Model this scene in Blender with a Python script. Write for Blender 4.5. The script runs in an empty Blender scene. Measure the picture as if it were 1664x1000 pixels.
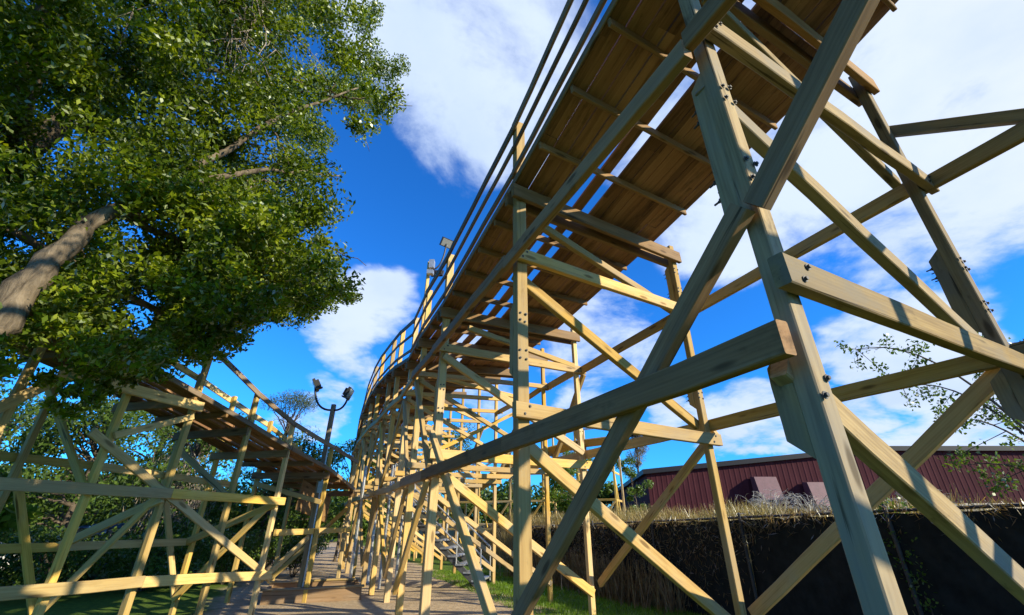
import bpy, bmesh, math, random
import numpy as np
from mathutils import Vector, Matrix, Euler

R = math.radians
random.seed(11)
rng = np.random.default_rng(11)
scene = bpy.context.scene
COL = scene.collection

# ------------------------------------------------------------------ camera
EYE = 1.6
cd = bpy.data.cameras.new('camera')
cam = bpy.data.objects.new('camera', cd)
COL.objects.link(cam)
cam.location = (0, 0, EYE)
cam.rotation_euler = (R(90) + math.atan(.5), 0, 0)
cd.sensor_width = 36
cd.lens = 36 * 700 / 1664
cd.clip_start = .05
cd.clip_end = 2000
scene.camera = cam

# ------------------------------------------------------------------ light
SUN_AZ, SUN_EL = R(118), R(25)
SUN_DIR = Vector((math.sin(SUN_AZ) * math.cos(SUN_EL), math.cos(SUN_AZ) * math.cos(SUN_EL), math.sin(SUN_EL)))
sd = bpy.data.lights.new('sun', 'SUN')
sd.energy = 5.0
sd.angle = R(.5)
sd.color = (1, .88, .63)
sun = bpy.data.objects.new('sun', sd)
COL.objects.link(sun)
sun.rotation_mode = 'QUATERNION'
sun.rotation_quaternion = SUN_DIR.to_track_quat('Z', 'Y')

vs = scene.view_settings
vs.view_transform = 'Standard'
vs.look = 'None'
vs.gamma = 1
vs.use_curve_mapping = False
vs.exposure = 0.75

SKY_TINT = (.14, .74, 1.50)
CLOUDS = [  # direction, outer and inner angle in degrees, weight
    (-.052, .563, .825, 17, 5, .85), (.049, .627, .778, 12, 3, .6), (-.134, .515, .847, 12, 3, .7),
    (.661, .39, .641, 24, 8, 1.0), (.502, .66, .558, 14, 4, .8), (.636, .52, .571, 18, 6, .95), (.40, .62, .68, 14, 4, .7),
    (-.326, .863, .386, 8, 2, .9), (-.265, .863, .431, 8, 2, .8), (.48, .862, .162, 7, 2, .75),
    (.686, .693, .22, 9, 3, .85), (.704, .701, .112, 9, 3, .9), (.233, .904, .359, 11, 3, .5), (-.244, .478, .844, 9, 3, .9),
    (.2, -.8, .55, 50, 25, .45), (.14, .95, .27, 6, 2, .6), (-.08, .93, .3, 6, 2, .6), (.33, .9, .2, 5, 1, .6), (-.36, .9, .2, 6, 2, .6), (.56, .8, .13, 6, 2, .8),  # first entry: wide cloud added behind the camera as neutral fill light
]

# ------------------------------------------------------------------ sky: Nishita air with procedural clouds
world = bpy.data.worlds.new('World')
scene.world = world
world.use_nodes = True
wt = world.node_tree
wt.nodes.clear()


class NT:
    """small node helper"""
    def __init__(self, tree):
        self.t = tree

    def n(self, typ, ins=None, **props):
        nd = self.t.nodes.new(typ)
        for k, v in props.items():
            setattr(nd, k, v)
        for k, v in (ins or {}).items():
            sock = nd.inputs[k]
            if isinstance(v, bpy.types.NodeSocket):
                self.t.links.new(v, sock)
            else:
                sock.default_value = v
        return nd

    def math(self, op, a, b=0., c=0., clamp=False):
        nd = self.n('ShaderNodeMath', {0: a, 1: b, 2: c}, operation=op, use_clamp=clamp)
        return nd.outputs[0]

    def vmath(self, op, a, b=(0, 0, 0)):
        nd = self.n('ShaderNodeVectorMath', {0: a, 1: b}, operation=op)
        return nd.outputs['Value'] if op in ('DOT_PRODUCT', 'LENGTH') else nd.outputs[0]

    def ramp(self, fac, stops, interp='LINEAR'):
        nd = self.n('ShaderNodeValToRGB', {0: fac})
        cr = nd.color_ramp
        cr.interpolation = interp
        while len(cr.elements) < len(stops):
            cr.elements.new(.5)
        for e, (p, c) in zip(cr.elements, stops):
            e.position = p
            e.color = (*c, 1) if len(c) == 3 else c
        return nd.outputs[0]

    def mix(self, f, a, b, blend='MIX'):
        nd = self.n('ShaderNodeMix', data_type='RGBA', blend_type=blend)
        for i, v in ((0, f), (6, a), (7, b)):
            if isinstance(v, bpy.types.NodeSocket):
                self.t.links.new(v, nd.inputs[i])
            else:
                nd.inputs[i].default_value = v if i == 0 else ((*v, 1) if len(v) == 3 else v)
        return nd.outputs[2]

    def noise(self, vec, scale, detail=4., rough=.55, dist=0., out=0):
        nd = self.n('ShaderNodeTexNoise', {'Vector': vec, 'Scale': scale, 'Detail': detail, 'Roughness': rough, 'Distortion': dist})
        return nd.outputs[out]

    def rng(self, v, a, b, c=0., d=1., smooth=True):
        nd = self.n('ShaderNodeMapRange', {0: v, 1: a, 2: b, 3: c, 4: d})
        nd.interpolation_type = 'SMOOTHSTEP' if smooth else 'LINEAR'
        return nd.outputs[0]


w = NT(wt)
sky = w.n('ShaderNodeTexSky', sky_type='NISHITA')
sky.sun_disc = False
sky.sun_elevation = SUN_EL
sky.sun_rotation = SUN_AZ
sky.air_density = 1.0
sky.dust_density = .3
sky.ozone_density = 3.0
tc = w.n('ShaderNodeTexCoord')
dirv = w.vmath('NORMALIZE', tc.outputs['Generated'])
# deeper azure: raise saturation of the clear air
air = w.n('ShaderNodeGamma', {0: sky.outputs[0], 1: 1.0}).outputs[0]
air = w.mix(1.0, air, SKY_TINT, 'MULTIPLY')
sep = w.n('ShaderNodeSeparateXYZ', {0: dirv})
zz = w.math('ADD', w.math('MAXIMUM', sep.outputs[2], 0.0), .28)
plane = w.n('ShaderNodeVectorMath', {0: dirv, 3: w.math('DIVIDE', 1.0, zz)}, operation='SCALE').outputs[0]
wob = w.noise(plane, 1.3, 5., .6, out=1)
wob = w.vmath('SUBTRACT', wob, (.5, .5, .5))
wd = w.n('ShaderNodeVectorMath', {0: wob, 3: .34}, operation='SCALE').outputs[0]
dw = w.vmath('NORMALIZE', w.vmath('ADD', dirv, wd))
acc = None
for (x, y, z, ro, ri, wgt) in CLOUDS:
    d = w.vmath('DOT_PRODUCT', dw, Vector((x, y, z)).normalized())
    b = w.rng(d, math.cos(R(ro)), math.cos(R(ri)), 0., wgt)
    acc = b if acc is None else w.math('MAXIMUM', acc, b)
fine = w.noise(plane, 3.2, 12., .62, .25)
puff = w.noise(plane, 9.0, 6., .6, .1)
dens = w.math('ADD', acc, w.math('MULTIPLY', w.math('SUBTRACT', fine, .53), 2.1))
dens = w.math('ADD', dens, w.math('MULTIPLY', w.math('SUBTRACT', puff, .5), .35))
mask = w.math('MULTIPLY', w.rng(dens, .12, .8), w.rng(acc, .02, .25))
sund = w.vmath('DOT_PRODUCT', dirv, tuple(SUN_DIR))
glow = w.rng(sund, .35, .98)
ccol = w.mix(glow, (4.0, 4.7, 6.0), (4.9, 5.15, 5.6))
shade = w.rng(w.noise(plane, 2.3, 6., .55), .35, .7)
ccol = w.mix(w.math('MULTIPLY', shade, .6), ccol, (2.7, 3.6, 5.4))
skycol = w.mix(mask, air, ccol)
bg = w.n('ShaderNodeBackground', {0: skycol, 1: .115})
wo = w.n('ShaderNodeOutputWorld', {0: bg.outputs[0]})
# ------------------------------------------------------------------ materials
def new_mat(name):
    m = bpy.data.materials.new(name)
    m.use_nodes = True
    t = m.node_tree
    t.nodes.clear()
    return m, NT(t)


def finish(m, s, col, rough=.7, bump=None, bstr=.3, metal=0., spec=.3, bdist=.01):
    ins = {'Base Color': col, 'Roughness': rough, 'Metallic': metal, 'Specular IOR Level': spec}
    if bump is not None:
        ins['Normal'] = s.n('ShaderNodeBump', {'Height': bump, 'Strength': bstr, 'Distance': bdist}).outputs[0]
    p = s.n('ShaderNodeBsdfPrincipled', ins)
    s.n('ShaderNodeOutputMaterial', {0: p.outputs[0]})
    return m


def wood(name, light, mid, dark, grey=(.3, .29, .25), greyness=.3, stain=.3):
    """sawn timber, grain along local X"""
    m, s = new_mat(name)
    tc = s.n('ShaderNodeTexCoord')
    oi = s.n('ShaderNodeObjectInfo')
    off = s.n('ShaderNodeCombineXYZ', {0: s.math('MULTIPLY', oi.outputs['Random'], 37.), 1: s.math('MULTIPLY', oi.outputs['Random'], 11.3), 2: s.math('MULTIPLY', oi.outputs['Random'], 23.7)}).outputs[0]
    p = s.vmath('ADD', tc.outputs['Object'], off)
    g1 = s.noise(s.vmath('MULTIPLY', p, (.7, 11., 11.)), 1.0, 5., .6, 1.4)
    g2 = s.noise(s.vmath('MULTIPLY', p, (2.5, 70., 70.)), 1.0, 3., .6)
    big = s.noise(s.vmath('MULTIPLY', p, (.9, 2.2, 2.2)), 1.0, 4., .6)
    rings = s.n('ShaderNodeTexWave', {'Vector': s.vmath('MULTIPLY', p, (.35, 7., 9.)), 'Scale': 1.6, 'Distortion': 6., 'Detail': 2., 'Detail Scale': 1.1}, wave_type='RINGS', rings_direction='X').outputs[1]
    f = s.math('ADD', s.math('MULTIPLY', g1, .72), s.math('ADD', s.math('MULTIPLY', rings, .06), s.math('ADD', s.math('MULTIPLY', g2, .12), s.math('MULTIPLY', big, .12))))
    col = s.ramp(f, [(.25, dark), (.5, mid), (.75, light)])
    # weathered grey patches
    col = s.mix(s.math('MULTIPLY', s.rng(big, .42, .68), greyness), col, grey)
    # streaky stains
    st = s.noise(s.vmath('MULTIPLY', p, (1.6, 4., 4.)), 1.3, 6., .7)
    col = s.mix(s.math('MULTIPLY', s.rng(st, .56, .74), stain), col, tuple(c * .35 for c in dark))
    # knots
    vor = s.n('ShaderNodeTexVoronoi', {'Vector': s.vmath('MULTIPLY', p, (1.5, 6., 6.)), 'Scale': 1.0})
    kn = s.rng(vor.outputs['Distance'], .2, .09)
    col = s.mix(s.math('MULTIPLY', kn, .75), col, tuple(c * .4 for c in dark))
    # drying checks along the grain
    ck = s.noise(s.vmath('MULTIPLY', p, (.55, 26., 26.)), 1.0, 4., .5, .8)
    chk = s.math('MULTIPLY', s.rng(ck, .645, .69), s.rng(big, .38, .6))
    col = s.mix(s.math('MULTIPLY', chk, .85), col, tuple(c * .3 for c in dark))
    # board to board variation
    var = s.math('ADD', .68, s.math('MULTIPLY', oi.outputs['Random'], .5))
    hs = s.n('ShaderNodeHueSaturation', {'Color': col, 'Value': var, 'Saturation': s.math('ADD', .85, s.math('MULTIPLY', s.math('FRACT', s.math('MULTIPLY', oi.outputs['Random'], 7.3)), .3))}).outputs[0]
    return finish(m, s, hs, s.math('ADD', .68, s.math('MULTIPLY', g1, .2)), s.math('ADD', g1, s.math('MULTIPLY', g2, .6)), .25, spec=.2, bdist=.004)


def deck_wood(name, light, mid, dark):
    """underside of the planking: coordinate frame of each bay, grain along local X, tone changes per board"""
    m, s = new_mat(name)
    tc = s.n('ShaderNodeTexCoord')
    p = tc.outputs['Object']
    sp = s.n('ShaderNodeSeparateXYZ', {0: p})
    lane = s.math('FLOOR', s.math('DIVIDE', sp.outputs[1], .237))
    piece = s.math('FLOOR', s.math('ADD', s.math('DIVIDE', sp.outputs[0], 2.6), s.math('MULTIPLY', lane, 0.37)))
    wn = s.n('ShaderNodeTexWhiteNoise', {0: s.n('ShaderNodeCombineXYZ', {0: lane, 1: piece}).outputs[0]}, noise_dimensions='3D').outputs[0]
    q = s.vmath('ADD', p, s.n('ShaderNodeCombineXYZ', {0: s.math('MULTIPLY', wn, 31.), 2: s.math('MULTIPLY', wn, 9.)}).outputs[0])
    g1 = s.noise(s.vmath('MULTIPLY', q, (.8, 12., 12.)), 1.0, 5., .6, 1.2)
    g2 = s.noise(s.vmath('MULTIPLY', q, (2.5, 80., 80.)), 1.0, 3., .6)
    f = s.math('ADD', s.math('MULTIPLY', g1, .45), s.math('ADD', s.math('MULTIPLY', wn, .32), s.math('MULTIPLY', g2, .25)))
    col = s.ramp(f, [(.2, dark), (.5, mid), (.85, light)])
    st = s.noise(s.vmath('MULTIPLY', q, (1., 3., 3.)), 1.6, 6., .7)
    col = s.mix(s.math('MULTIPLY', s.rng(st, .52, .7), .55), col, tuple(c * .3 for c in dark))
    return finish(m, s, col, .8, g1, .3, spec=.2, bdist=.006)


def plain(name, col, rough=.6, metal=0., var=.25, scale=6., spec=.4, bstr=.15):
    m, s = new_mat(name)
    tc = s.n('ShaderNodeTexCoord')
    n = s.noise(tc.outputs['Object'], scale, 6., .65)
    c = s.ramp(n, [(.3, tuple(v * (1 - var) for v in col)), (.7, tuple(min(1, v * (1 + var)) for v in col))])
    return finish(m, s, c, rough, n, bstr, metal, spec)


def leafmat(name, a, b, c, trans=.4, gloss=.05, scale=1.1):
    m, s = new_mat(name)
    ge = s.n('ShaderNodeNewGeometry')
    big = s.noise(ge.outputs['Position'], scale, 3., .6)
    fine = s.n('ShaderNodeTexWhiteNoise', {0: s.n('ShaderNodeVectorMath', {0: ge.outputs['Position'], 1: (.09, .09, .09)}, operation='SNAP').outputs[0]}, noise_dimensions='3D').outputs[0]
    f = s.math('ADD', s.math('MULTIPLY', big, .7), s.math('MULTIPLY', fine, .35))
    col = s.ramp(f, [(.25, a), (.52, b), (.85, c)])
    d = s.n('ShaderNodeBsdfDiffuse', {0: col})
    tcol = s.mix(1.0, col, (1.5, 1.5, .6), 'MULTIPLY')
    t = s.n('ShaderNodeBsdfTranslucent', {0: tcol})
    g = s.n('ShaderNodeBsdfGlossy', {0: (.9, .95, .9, 1), 1: .5})
    x = s.n('ShaderNodeMixShader', {0: trans, 1: d.outputs[0], 2: t.outputs[0]})
    fr = s.n('ShaderNodeFresnel', {0: 1.4})
    y = s.n('ShaderNodeMixShader', {0: s.math('MULTIPLY', fr.outputs[0], gloss * 4, clamp=True), 1: x.outputs[0], 2: g.outputs[0]})
    s.n('ShaderNodeOutputMaterial', {0: y.outputs[0]})
    return m


def bark(name, a, b):
    m, s = new_mat(name)
    tc = s.n('ShaderNodeTexCoord')
    p = s.vmath('MULTIPLY', tc.outputs['Object'], (5., 5., 1.6))
    n = s.noise(p, 2.2, 8., .7, .6)
    c = s.ramp(n, [(.35, a), (.65, b)])
    return finish(m, s, c, .9, n, .8, spec=.15, bdist=.03)


M = {}
M['wood'] = wood('pine_timber', (.66, .465, .185), (.55, .36, .12), (.33, .185, .06), (.40, .33, .24), .5, .35)
M['wood_old'] = wood('weathered_timber', (.43, .325, .16), (.30, .215, .10), (.13, .085, .038), (.215, .19, .15), .85, .7)
M['wood_brown'] = wood('brown_timber', (.42, .26, .13), (.31, .175, .08), (.14, .075, .033), (.24, .18, .12), .5, .55)  # warm bounce light put into the brown of the shaded near beams
M['wood_left'] = wood('pale_pine_timber', (.68, .50, .20), (.56, .385, .13), (.34, .20, .06), (.36, .31, .22), .3, .2)
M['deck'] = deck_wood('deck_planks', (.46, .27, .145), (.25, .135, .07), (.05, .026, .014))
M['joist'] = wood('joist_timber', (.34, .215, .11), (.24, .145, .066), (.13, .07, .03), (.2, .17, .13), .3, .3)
M['rail_wood'] = wood('handrail_timber', (.30, .22, .15), (.20, .145, .095), (.11, .075, .05), (.22, .2, .18), .4, .3)
M['steel'] = plain('galvanised_steel', (.5, .52, .54), .42, .75, .25, 14.)
M['bolt'] = plain('dull_bolt_steel', (.07, .07, .072), .6, .3, .4, 40., spec=.3)
M['steel_dark'] = plain('dark_stringer_steel', (.10, .105, .11), .55, .3, .25, 8.)
M['rail_metal'] = plain('dull_fence_metal', (.05, .05, .05), .6, .4, .3)
M['moss'] = leafmat('silver_stems', (.25, .23, .2), (.42, .4, .36), (.6, .58, .54), .15, .02, 2.)
M['black'] = plain('black_lamp_paint', (.03, .03, .032), .45, 0., .2)
M['glass'] = plain('lamp_glass', (.25, .27, .28), .12, 0., .05, spec=.8)
M['bark'] = bark('tree_bark', (.045, .036, .028), (.22, .175, .125))
M['bark_dark'] = bark('dark_bark', (.05, .04, .03), (.15, .12, .09))
M['twig'] = bark('dead_twig_bark', (.18, .15, .12), (.36, .31, .26))
M['leaf'] = leafmat('broad_leaf', (.022, .040, .003), (.100, .155, .007), (.33, .375, .016), .42, .05)
M['leaf_dark'] = leafmat('dark_leaf', (.03, .062, .012), (.065, .115, .02), (.12, .18, .035), .3, .03, .6)
M['leaf_mid'] = leafmat('mid_leaf', (.04, .08, .014), (.085, .145, .025), (.15, .215, .04), .35, .03, .6)
M['leaf_bright'] = leafmat('bright_leaf', (.05, .10, .015), (.10, .17, .02), (.17, .24, .03), .45, .03, .8)
M['leaf_grey'] = leafmat('grey_needles', (.05, .075, .04), (.085, .115, .06), (.14, .165, .09), .3, .02, .6)
M['leaf_dead'] = leafmat('dead_needles', (.07, .055, .035), (.15, .12, .085), (.28, .25, .2), .2, .05, .8)
M['straw'] = leafmat('dry_grass', (.16, .12, .05), (.30, .23, .10), (.44, .36, .18), .3, .05, 1.0)
M['vine'] = leafmat('dry_vine', (.09, .055, .03), (.20, .13, .07), (.36, .27, .15), .35, .05, 1.2)
M['grass'] = leafmat('lawn_grass', (.07, .13, .012), (.14, .25, .02), (.24, .36, .035), .45, .04, 1.2)

# ground: lawn, bare sandy dirt where the track stands, dry berm behind the fence
m, s = new_mat('lawn_and_dirt')
ge = s.n('ShaderNodeNewGeometry')
P = ge.outputs['Position']
n1 = s.noise(P, .8, 6., .6)
n2 = s.noise(P, 9., 8., .7)
n3 = s.noise(s.vmath('MULTIPLY', P, (1.2, 5., 1.)), 1.6, 6., .7)
grass = s.ramp(n2, [(.3, (.04, .07, .012)), (.6, (.09, .15, .02)), (.8, (.19, .2, .06))])
dirt = s.ramp(s.math('ADD', s.math('MULTIPLY', n2, .5), s.math('MULTIPLY', n3, .5)), [(.3, (.20, .145, .09)), (.5, (.39, .30, .195)), (.7, (.55, .45, .31))])
dry = s.ramp(n2, [(.3, (.14, .10, .05)), (.7, (.34, .27, .13))])
# dirt mask: distance to the track centre line
un_ = s.vmath('DOT_PRODUCT', P, (.9135, .4067, 0.))
us_ = s.vmath('DOT_PRODUCT', P, (-.4067, .9135, 0.))
dm = s.math('MULTIPLY', s.rng(un_, -3.6, -2.9), s.rng(un_, 4.9, 4.3))
jit = s.math('MULTIPLY', s.math('SUBTRACT', n1, .5), 1.6)
dm = s.math('MULTIPLY', s.rng(s.math('ADD', un_, jit), -1.7, -1.0), s.rng(s.math('ADD', un_, jit), 5.3, 4.8))
dm = s.math('MULTIPLY', dm, s.rng(s.math('ADD', us_, jit), 6.2, 7.2))
c = s.mix(dm, grass, dirt)
c = s.mix(s.rng(un_, 8.2, 8.8), c, dry)
M['ground'] = finish(m, s, c, .95, n2, .8, spec=.1, bdist=.04)

m, s = new_mat('maroon_siding')
tc = s.n('ShaderNodeTexCoord')
n = s.noise(s.vmath('MULTIPLY', tc.outputs['Object'], (1.2, 1.2, .35)), 2.0, 6., .65)
c = s.ramp(n, [(.3, (.042, .011, .016)), (.7, (.062, .018, .024))])
M['maroon'] = finish(m, s, c, .8, n, .1, spec=.1)
M['maroon_light'] = plain('pale_maroon_metal', (.12, .055, .07), .6, 0., .2)  # vent hoods, lighter maroon than the wall siding
M['fascia'] = plain('dark_roof_edge', (.004, .004, .007), .5, 0., .2)
M['conc'] = plain('concrete_footing', (.42, .37, .30), .9, 0., .25, 3.)
M['screen'] = plain('black_screen_fabric', (.017, .019, .018), .85, 0., .4, 5., spec=.1)
M['cap_red'] = plain('white_car_paint', (.62, .63, .64), .3, 0., .05)
M['car_blue'] = plain('blue_car_paint', (.03, .10, .22), .28, 0., .1)
M['tyre'] = plain('tyre_rubber', (.02, .02, .02), .85, 0., .2)
M['window'] = plain('car_glass', (.03, .035, .04), .08, 0., .1, spec=.8)
M['lampred'] = plain('tail_lamp', (.35, .02, .02), .25, 0., .1)
M['lampwhite'] = plain('head_lamp', (.6, .6, .6), .15, 0., .1)

# ------------------------------------------------------------------ objects
WM = {}
Z = Vector((0, 0, 1))


def tag(o, label=None, cat=None, group=None, kind=None):
    if label: o['label'] = label
    if cat: o['category'] = cat
    if group: o['group'] = group
    if kind: o['kind'] = kind
    return o


def empty(name, loc, label, cat, group=None):
    o = bpy.data.objects.new(name, None)
    o.empty_display_size = .3
    COL.objects.link(o)
    o.location = loc
    WM[o] = Matrix.Translation(Vector(loc))
    return tag(o, label, cat, group)


def link(name, me, mat=None, parent=None, mw=None):
    o = bpy.data.objects.new(name, me)
    COL.objects.link(o)
    if mat is not None and len(me.materials) == 0:
        me.materials.append(mat)
    mw = mw or Matrix.Identity(4)
    WM[o] = mw
    if parent is not None:
        o.parent = parent
        o.matrix_parent_inverse = WM[parent].inverted()
    o.matrix_basis = mw
    return o


def frame(p, q, up):
    p, q = Vector(p), Vector(q)
    x = (q - p).normalized()
    up = Vector(up)
    y = up.cross(x)
    if y.length < 1e-4:
        y = Vector((0, 1, 0)).cross(x)
    y.normalize()
    z = x.cross(y)
    mw = Matrix((x, y, z)).transposed().to_4x4()
    mw.translation = p
    return mw, (q - p).length


def beam_mesh(L, w, h, c=.007, seg=5, jit=.0025, taper0=0., taper1=0.):
    """sawn timber along +X with eased arris; w across Y, h across Z; taper: slanted ends"""
    prof = [(-w/2+c, -h/2), (w/2-c, -h/2), (w/2, -h/2+c), (w/2, h/2-c), (w/2-c, h/2), (-w/2+c, h/2), (-w/2, h/2-c), (-w/2, -h/2+c)]
    vs_, fs = [], []
    n = len(prof)
    bow = random.uniform(-1, 1) * .0018 * L
    for i in range(seg + 1):
        t = i / seg
        dy, dz = random.gauss(0, jit), random.gauss(0, jit) + bow * 4 * t * (1 - t)
        for (y, z) in prof:
            x = L * t
            if i == 0: x += taper0 * (z / h + .5)
            if i == seg: x -= taper1 * (z / h + .5)
            vs_.append((x, y + dy, z + dz))
    for i in range(seg):
        for k in range(n):
            a, b = i * n + k, i * n + (k + 1) % n
            fs.append((a, a + n, b + n, b))
    fs.append(tuple(range(n)))
    fs.append(tuple(reversed(range(seg * n, seg * n + n))))
    me = bpy.data.meshes.new('timber')
    me.from_pydata(vs_, [], fs)
    me.flip_normals()
    return me


def beam(name, p, q, w, h, mat, parent=None, up=Z, **kw):
    mw, L = frame(p, q, up)
    kw.setdefault('seg', max(2, min(8, int(L / .6))))
    return link(name, beam_mesh(L, w, h, **kw), mat, parent, mw)


class MB:
    def __init__(self):
        self.v, self.f = [], []

    def quadbox(self, c8):
        b = len(self.v)
        self.v += [tuple(c) for c in c8]
        for f in ((0, 3, 2, 1), (4, 5, 6, 7), (0, 1, 5, 4), (1, 2, 6, 5), (2, 3, 7, 6), (3, 0, 4, 7)):
            self.f.append(tuple(b + i for i in f))

    def box(self, c, s, rot=None):
        x, y, z = (t / 2 for t in s)
        cs = [Vector(t) for t in ((-x, -y, -z), (x, -y, -z), (x, y, -z), (-x, y, -z), (-x, -y, z), (x, -y, z), (x, y, z), (-x, y, z))]
        if rot is not None:
            cs = [rot @ t for t in cs]
        self.quadbox([t + Vector(c) for t in cs])

    def tube(self, pts, rads, n=8, cap=True):
        pts = [Vector(p) for p in pts]
        b = len(self.v)
        prev = None
        for i, p in enumerate(pts):
            t = (pts[min(i + 1, len(pts) - 1)] - pts[max(i - 1, 0)]).normalized()
            a = prev if prev is not None else (Vector((0, 0, 1)) if abs(t.z) < .9 else Vector((1, 0, 0)))
            u = (a - t * a.dot(t)).normalized()
            prev = u
            v = t.cross(u)
            r = rads[i] if hasattr(rads, '__len__') else rads
            for k in range(n):
                an = 2 * math.pi * k / n
                self.v.append(tuple(p + u * (r * math.cos(an)) + v * (r * math.sin(an))))
        for i in range(len(pts) - 1):
            for k in range(n):
                a, c = b + i * n + k, b + i * n + (k + 1) % n
                self.f.append((a, c, c + n, a + n))
        if cap:
            self.f.append(tuple(reversed(range(b, b + n))))
            e = b + (len(pts) - 1) * n
            self.f.append(tuple(range(e, e + n)))

    def mesh(self, name='mesh', smooth=False):
        me = bpy.data.meshes.new(name)
        me.from_pydata(self.v, [], self.f)
        if smooth:
            me.polygons.foreach_set('use_smooth', [True] * len(me.polygons))
        return me

    def build(self, name, mat, parent=None, loc=None, smooth=False):
        if loc is not None:
            l = Vector(loc)
            self.v = [tuple(Vector(v) - l) for v in self.v]
            return link(name, self.mesh(name, smooth), mat, parent, Matrix.Translation(l))
        return link(name, self.mesh(name, smooth), mat, parent)


def quads_mesh(name, v):
    """v: (n,4,3) array -> mesh of separate quads"""
    n = len(v)
    me = bpy.data.meshes.new(name)
    me.vertices.add(n * 4)
    me.vertices.foreach_set('co', np.asarray(v, dtype=np.float32).ravel())
    me.loops.add(n * 4)
    me.loops.foreach_set('vertex_index', np.arange(n * 4, dtype=np.int32))
    me.polygons.add(n)
    me.polygons.foreach_set('loop_start', np.arange(0, n * 4, 4, dtype=np.int32))
    me.polygons.foreach_set('loop_total', np.full(n, 4, dtype=np.int32))
    me.update(calc_edges=True)
    return me


def leaves(c, L, wd, droop=.25, flat=.0):
    """rhombic leaves at centres c (n,3)"""
    n = len(c)
    d = rng.normal(size=(n, 3))
    d[:, 2] = d[:, 2] * (1 - flat) - droop
    d /= np.linalg.norm(d, axis=1)[:, None]
    e = rng.normal(size=(n, 3))
    e[:, 2] *= .6
    e -= d * (e * d).sum(1)[:, None]
    e /= np.linalg.norm(e, axis=1)[:, None]
    l = L * rng.uniform(.6, 1.25, (n, 1))
    wv = wd * rng.uniform(.7, 1.2, (n, 1))
    nrm = np.cross(d, e)
    return np.stack([c - d * l * .5, c - d * l * .02 + e * wv * .5 + nrm * wv * .12, c + d * l * .5, c - d * l * .02 - e * wv * .5 + nrm * wv * .12], 1)


def ball(n, c, r, shell=.35):
    d = rng.normal(size=(n, 3))
    d /= np.linalg.norm(d, axis=1)[:, None]
    rr = rng.uniform(shell, 1, (n, 1)) ** .6
    return np.asarray(c) + d * rr * np.asarray(r)


def blades(xy, zf, h, wd, lean=.35):
    n = len(xy)
    base = np.column_stack([xy, [zf(x, y) for x, y in xy]])
    a = rng.uniform(0, 2 * math.pi, n)
    s_ = np.column_stack([np.cos(a), np.sin(a), np.zeros(n)]) * (wd * .5)
    hh = h * rng.uniform(.5, 1.3, n)
    ln = rng.normal(size=(n, 2)) * lean
    top = base + np.column_stack([ln[:, 0] * hh, ln[:, 1] * hh, hh])
    return np.stack([base - s_, base + s_, top + s_ * .25, top - s_ * .25], 1)


BOLT = MB()
BOLT.tube([(0, 0, 0), (0, 0, .005)], .021, 10)
BOLT.tube([(0, 0, .006), (0, 0, .018)], .012, 6)
BOLT_ME = BOLT.mesh('bolt')
BOLT_ME.materials.append(M['bolt'])
NUT = MB()
NUT.tube([(0, 0, 0), (0, 0, .005)], .021, 10)
NUT.tube([(0, 0, .006), (0, 0, .022)], .012, 6)
NUT.tube([(0, 0, .022), (0, 0, .06)], .008, 6)
NUT_ME = NUT.mesh('bolt_end')
NUT_ME.materials.append(M['bolt'])


def bolt(pos, d, parent, nut=False):
    d = Vector(d).normalized()
    mw = d.to_track_quat('Z', 'Y').to_matrix().to_4x4()
    mw = mw @ Matrix.Scale(random.uniform(.72, .9), 4)
    mw.translation = Vector(pos)
    return link('bolt', NUT_ME if nut else BOLT_ME, None, parent, mw)

# ------------------------------------------------------------------ ground
A_ = R(24)
U = Vector((-math.sin(A_), math.cos(A_), 0))       # along the track
N = Vector((math.cos(A_), math.sin(A_), 0))        # across it, to the right


def P3(s_, n_, z):
    v = U * s_ + N * n_
    return Vector((v.x, v.y, z))


def sstep(a, b, x):
    t = max(0., min(1., (x - a) / (b - a)))
    return t * t * (3 - 2 * t)


def gz(x, y):
    n_ = x * N.x + y * N.y
    r = math.hypot(x, y)
    berm = 1.55 * sstep(8.25, 10.2, n_) * (1 - sstep(120, 300, r))
    bump = .05 * math.sin(x * .7 + 1.3) * math.sin(y * .55) + .02 * math.sin(x * 2.3) * math.sin(y * 2.9 + .6)
    return berm + bump - .12 * sstep(4.6, 7.5, n_) * (1 - sstep(8.2, 8.6, n_))


def axis_pts():
    a = [-900, -500, -280, -160, -100, -70, -50, -40]
    m_ = list(np.arange(-32, 48.01, .5))
    return a + m_ + [56, 70, 100, 160, 280, 500, 900]


gx = axis_pts()
gv = [(x, y, gz(x, y)) for y in gx for x in gx]
k = len(gx)
gf = [(j * k + i, j * k + i + 1, (j + 1) * k + i + 1, (j + 1) * k + i) for j in range(k - 1) for i in range(k - 1)]
me = bpy.data.meshes.new('ground')
me.from_pydata(gv, [], gf)
me.polygons.foreach_set('use_smooth', [True] * len(me.polygons))
tag(link('ground', me, M['ground']), kind='structure')

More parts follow.
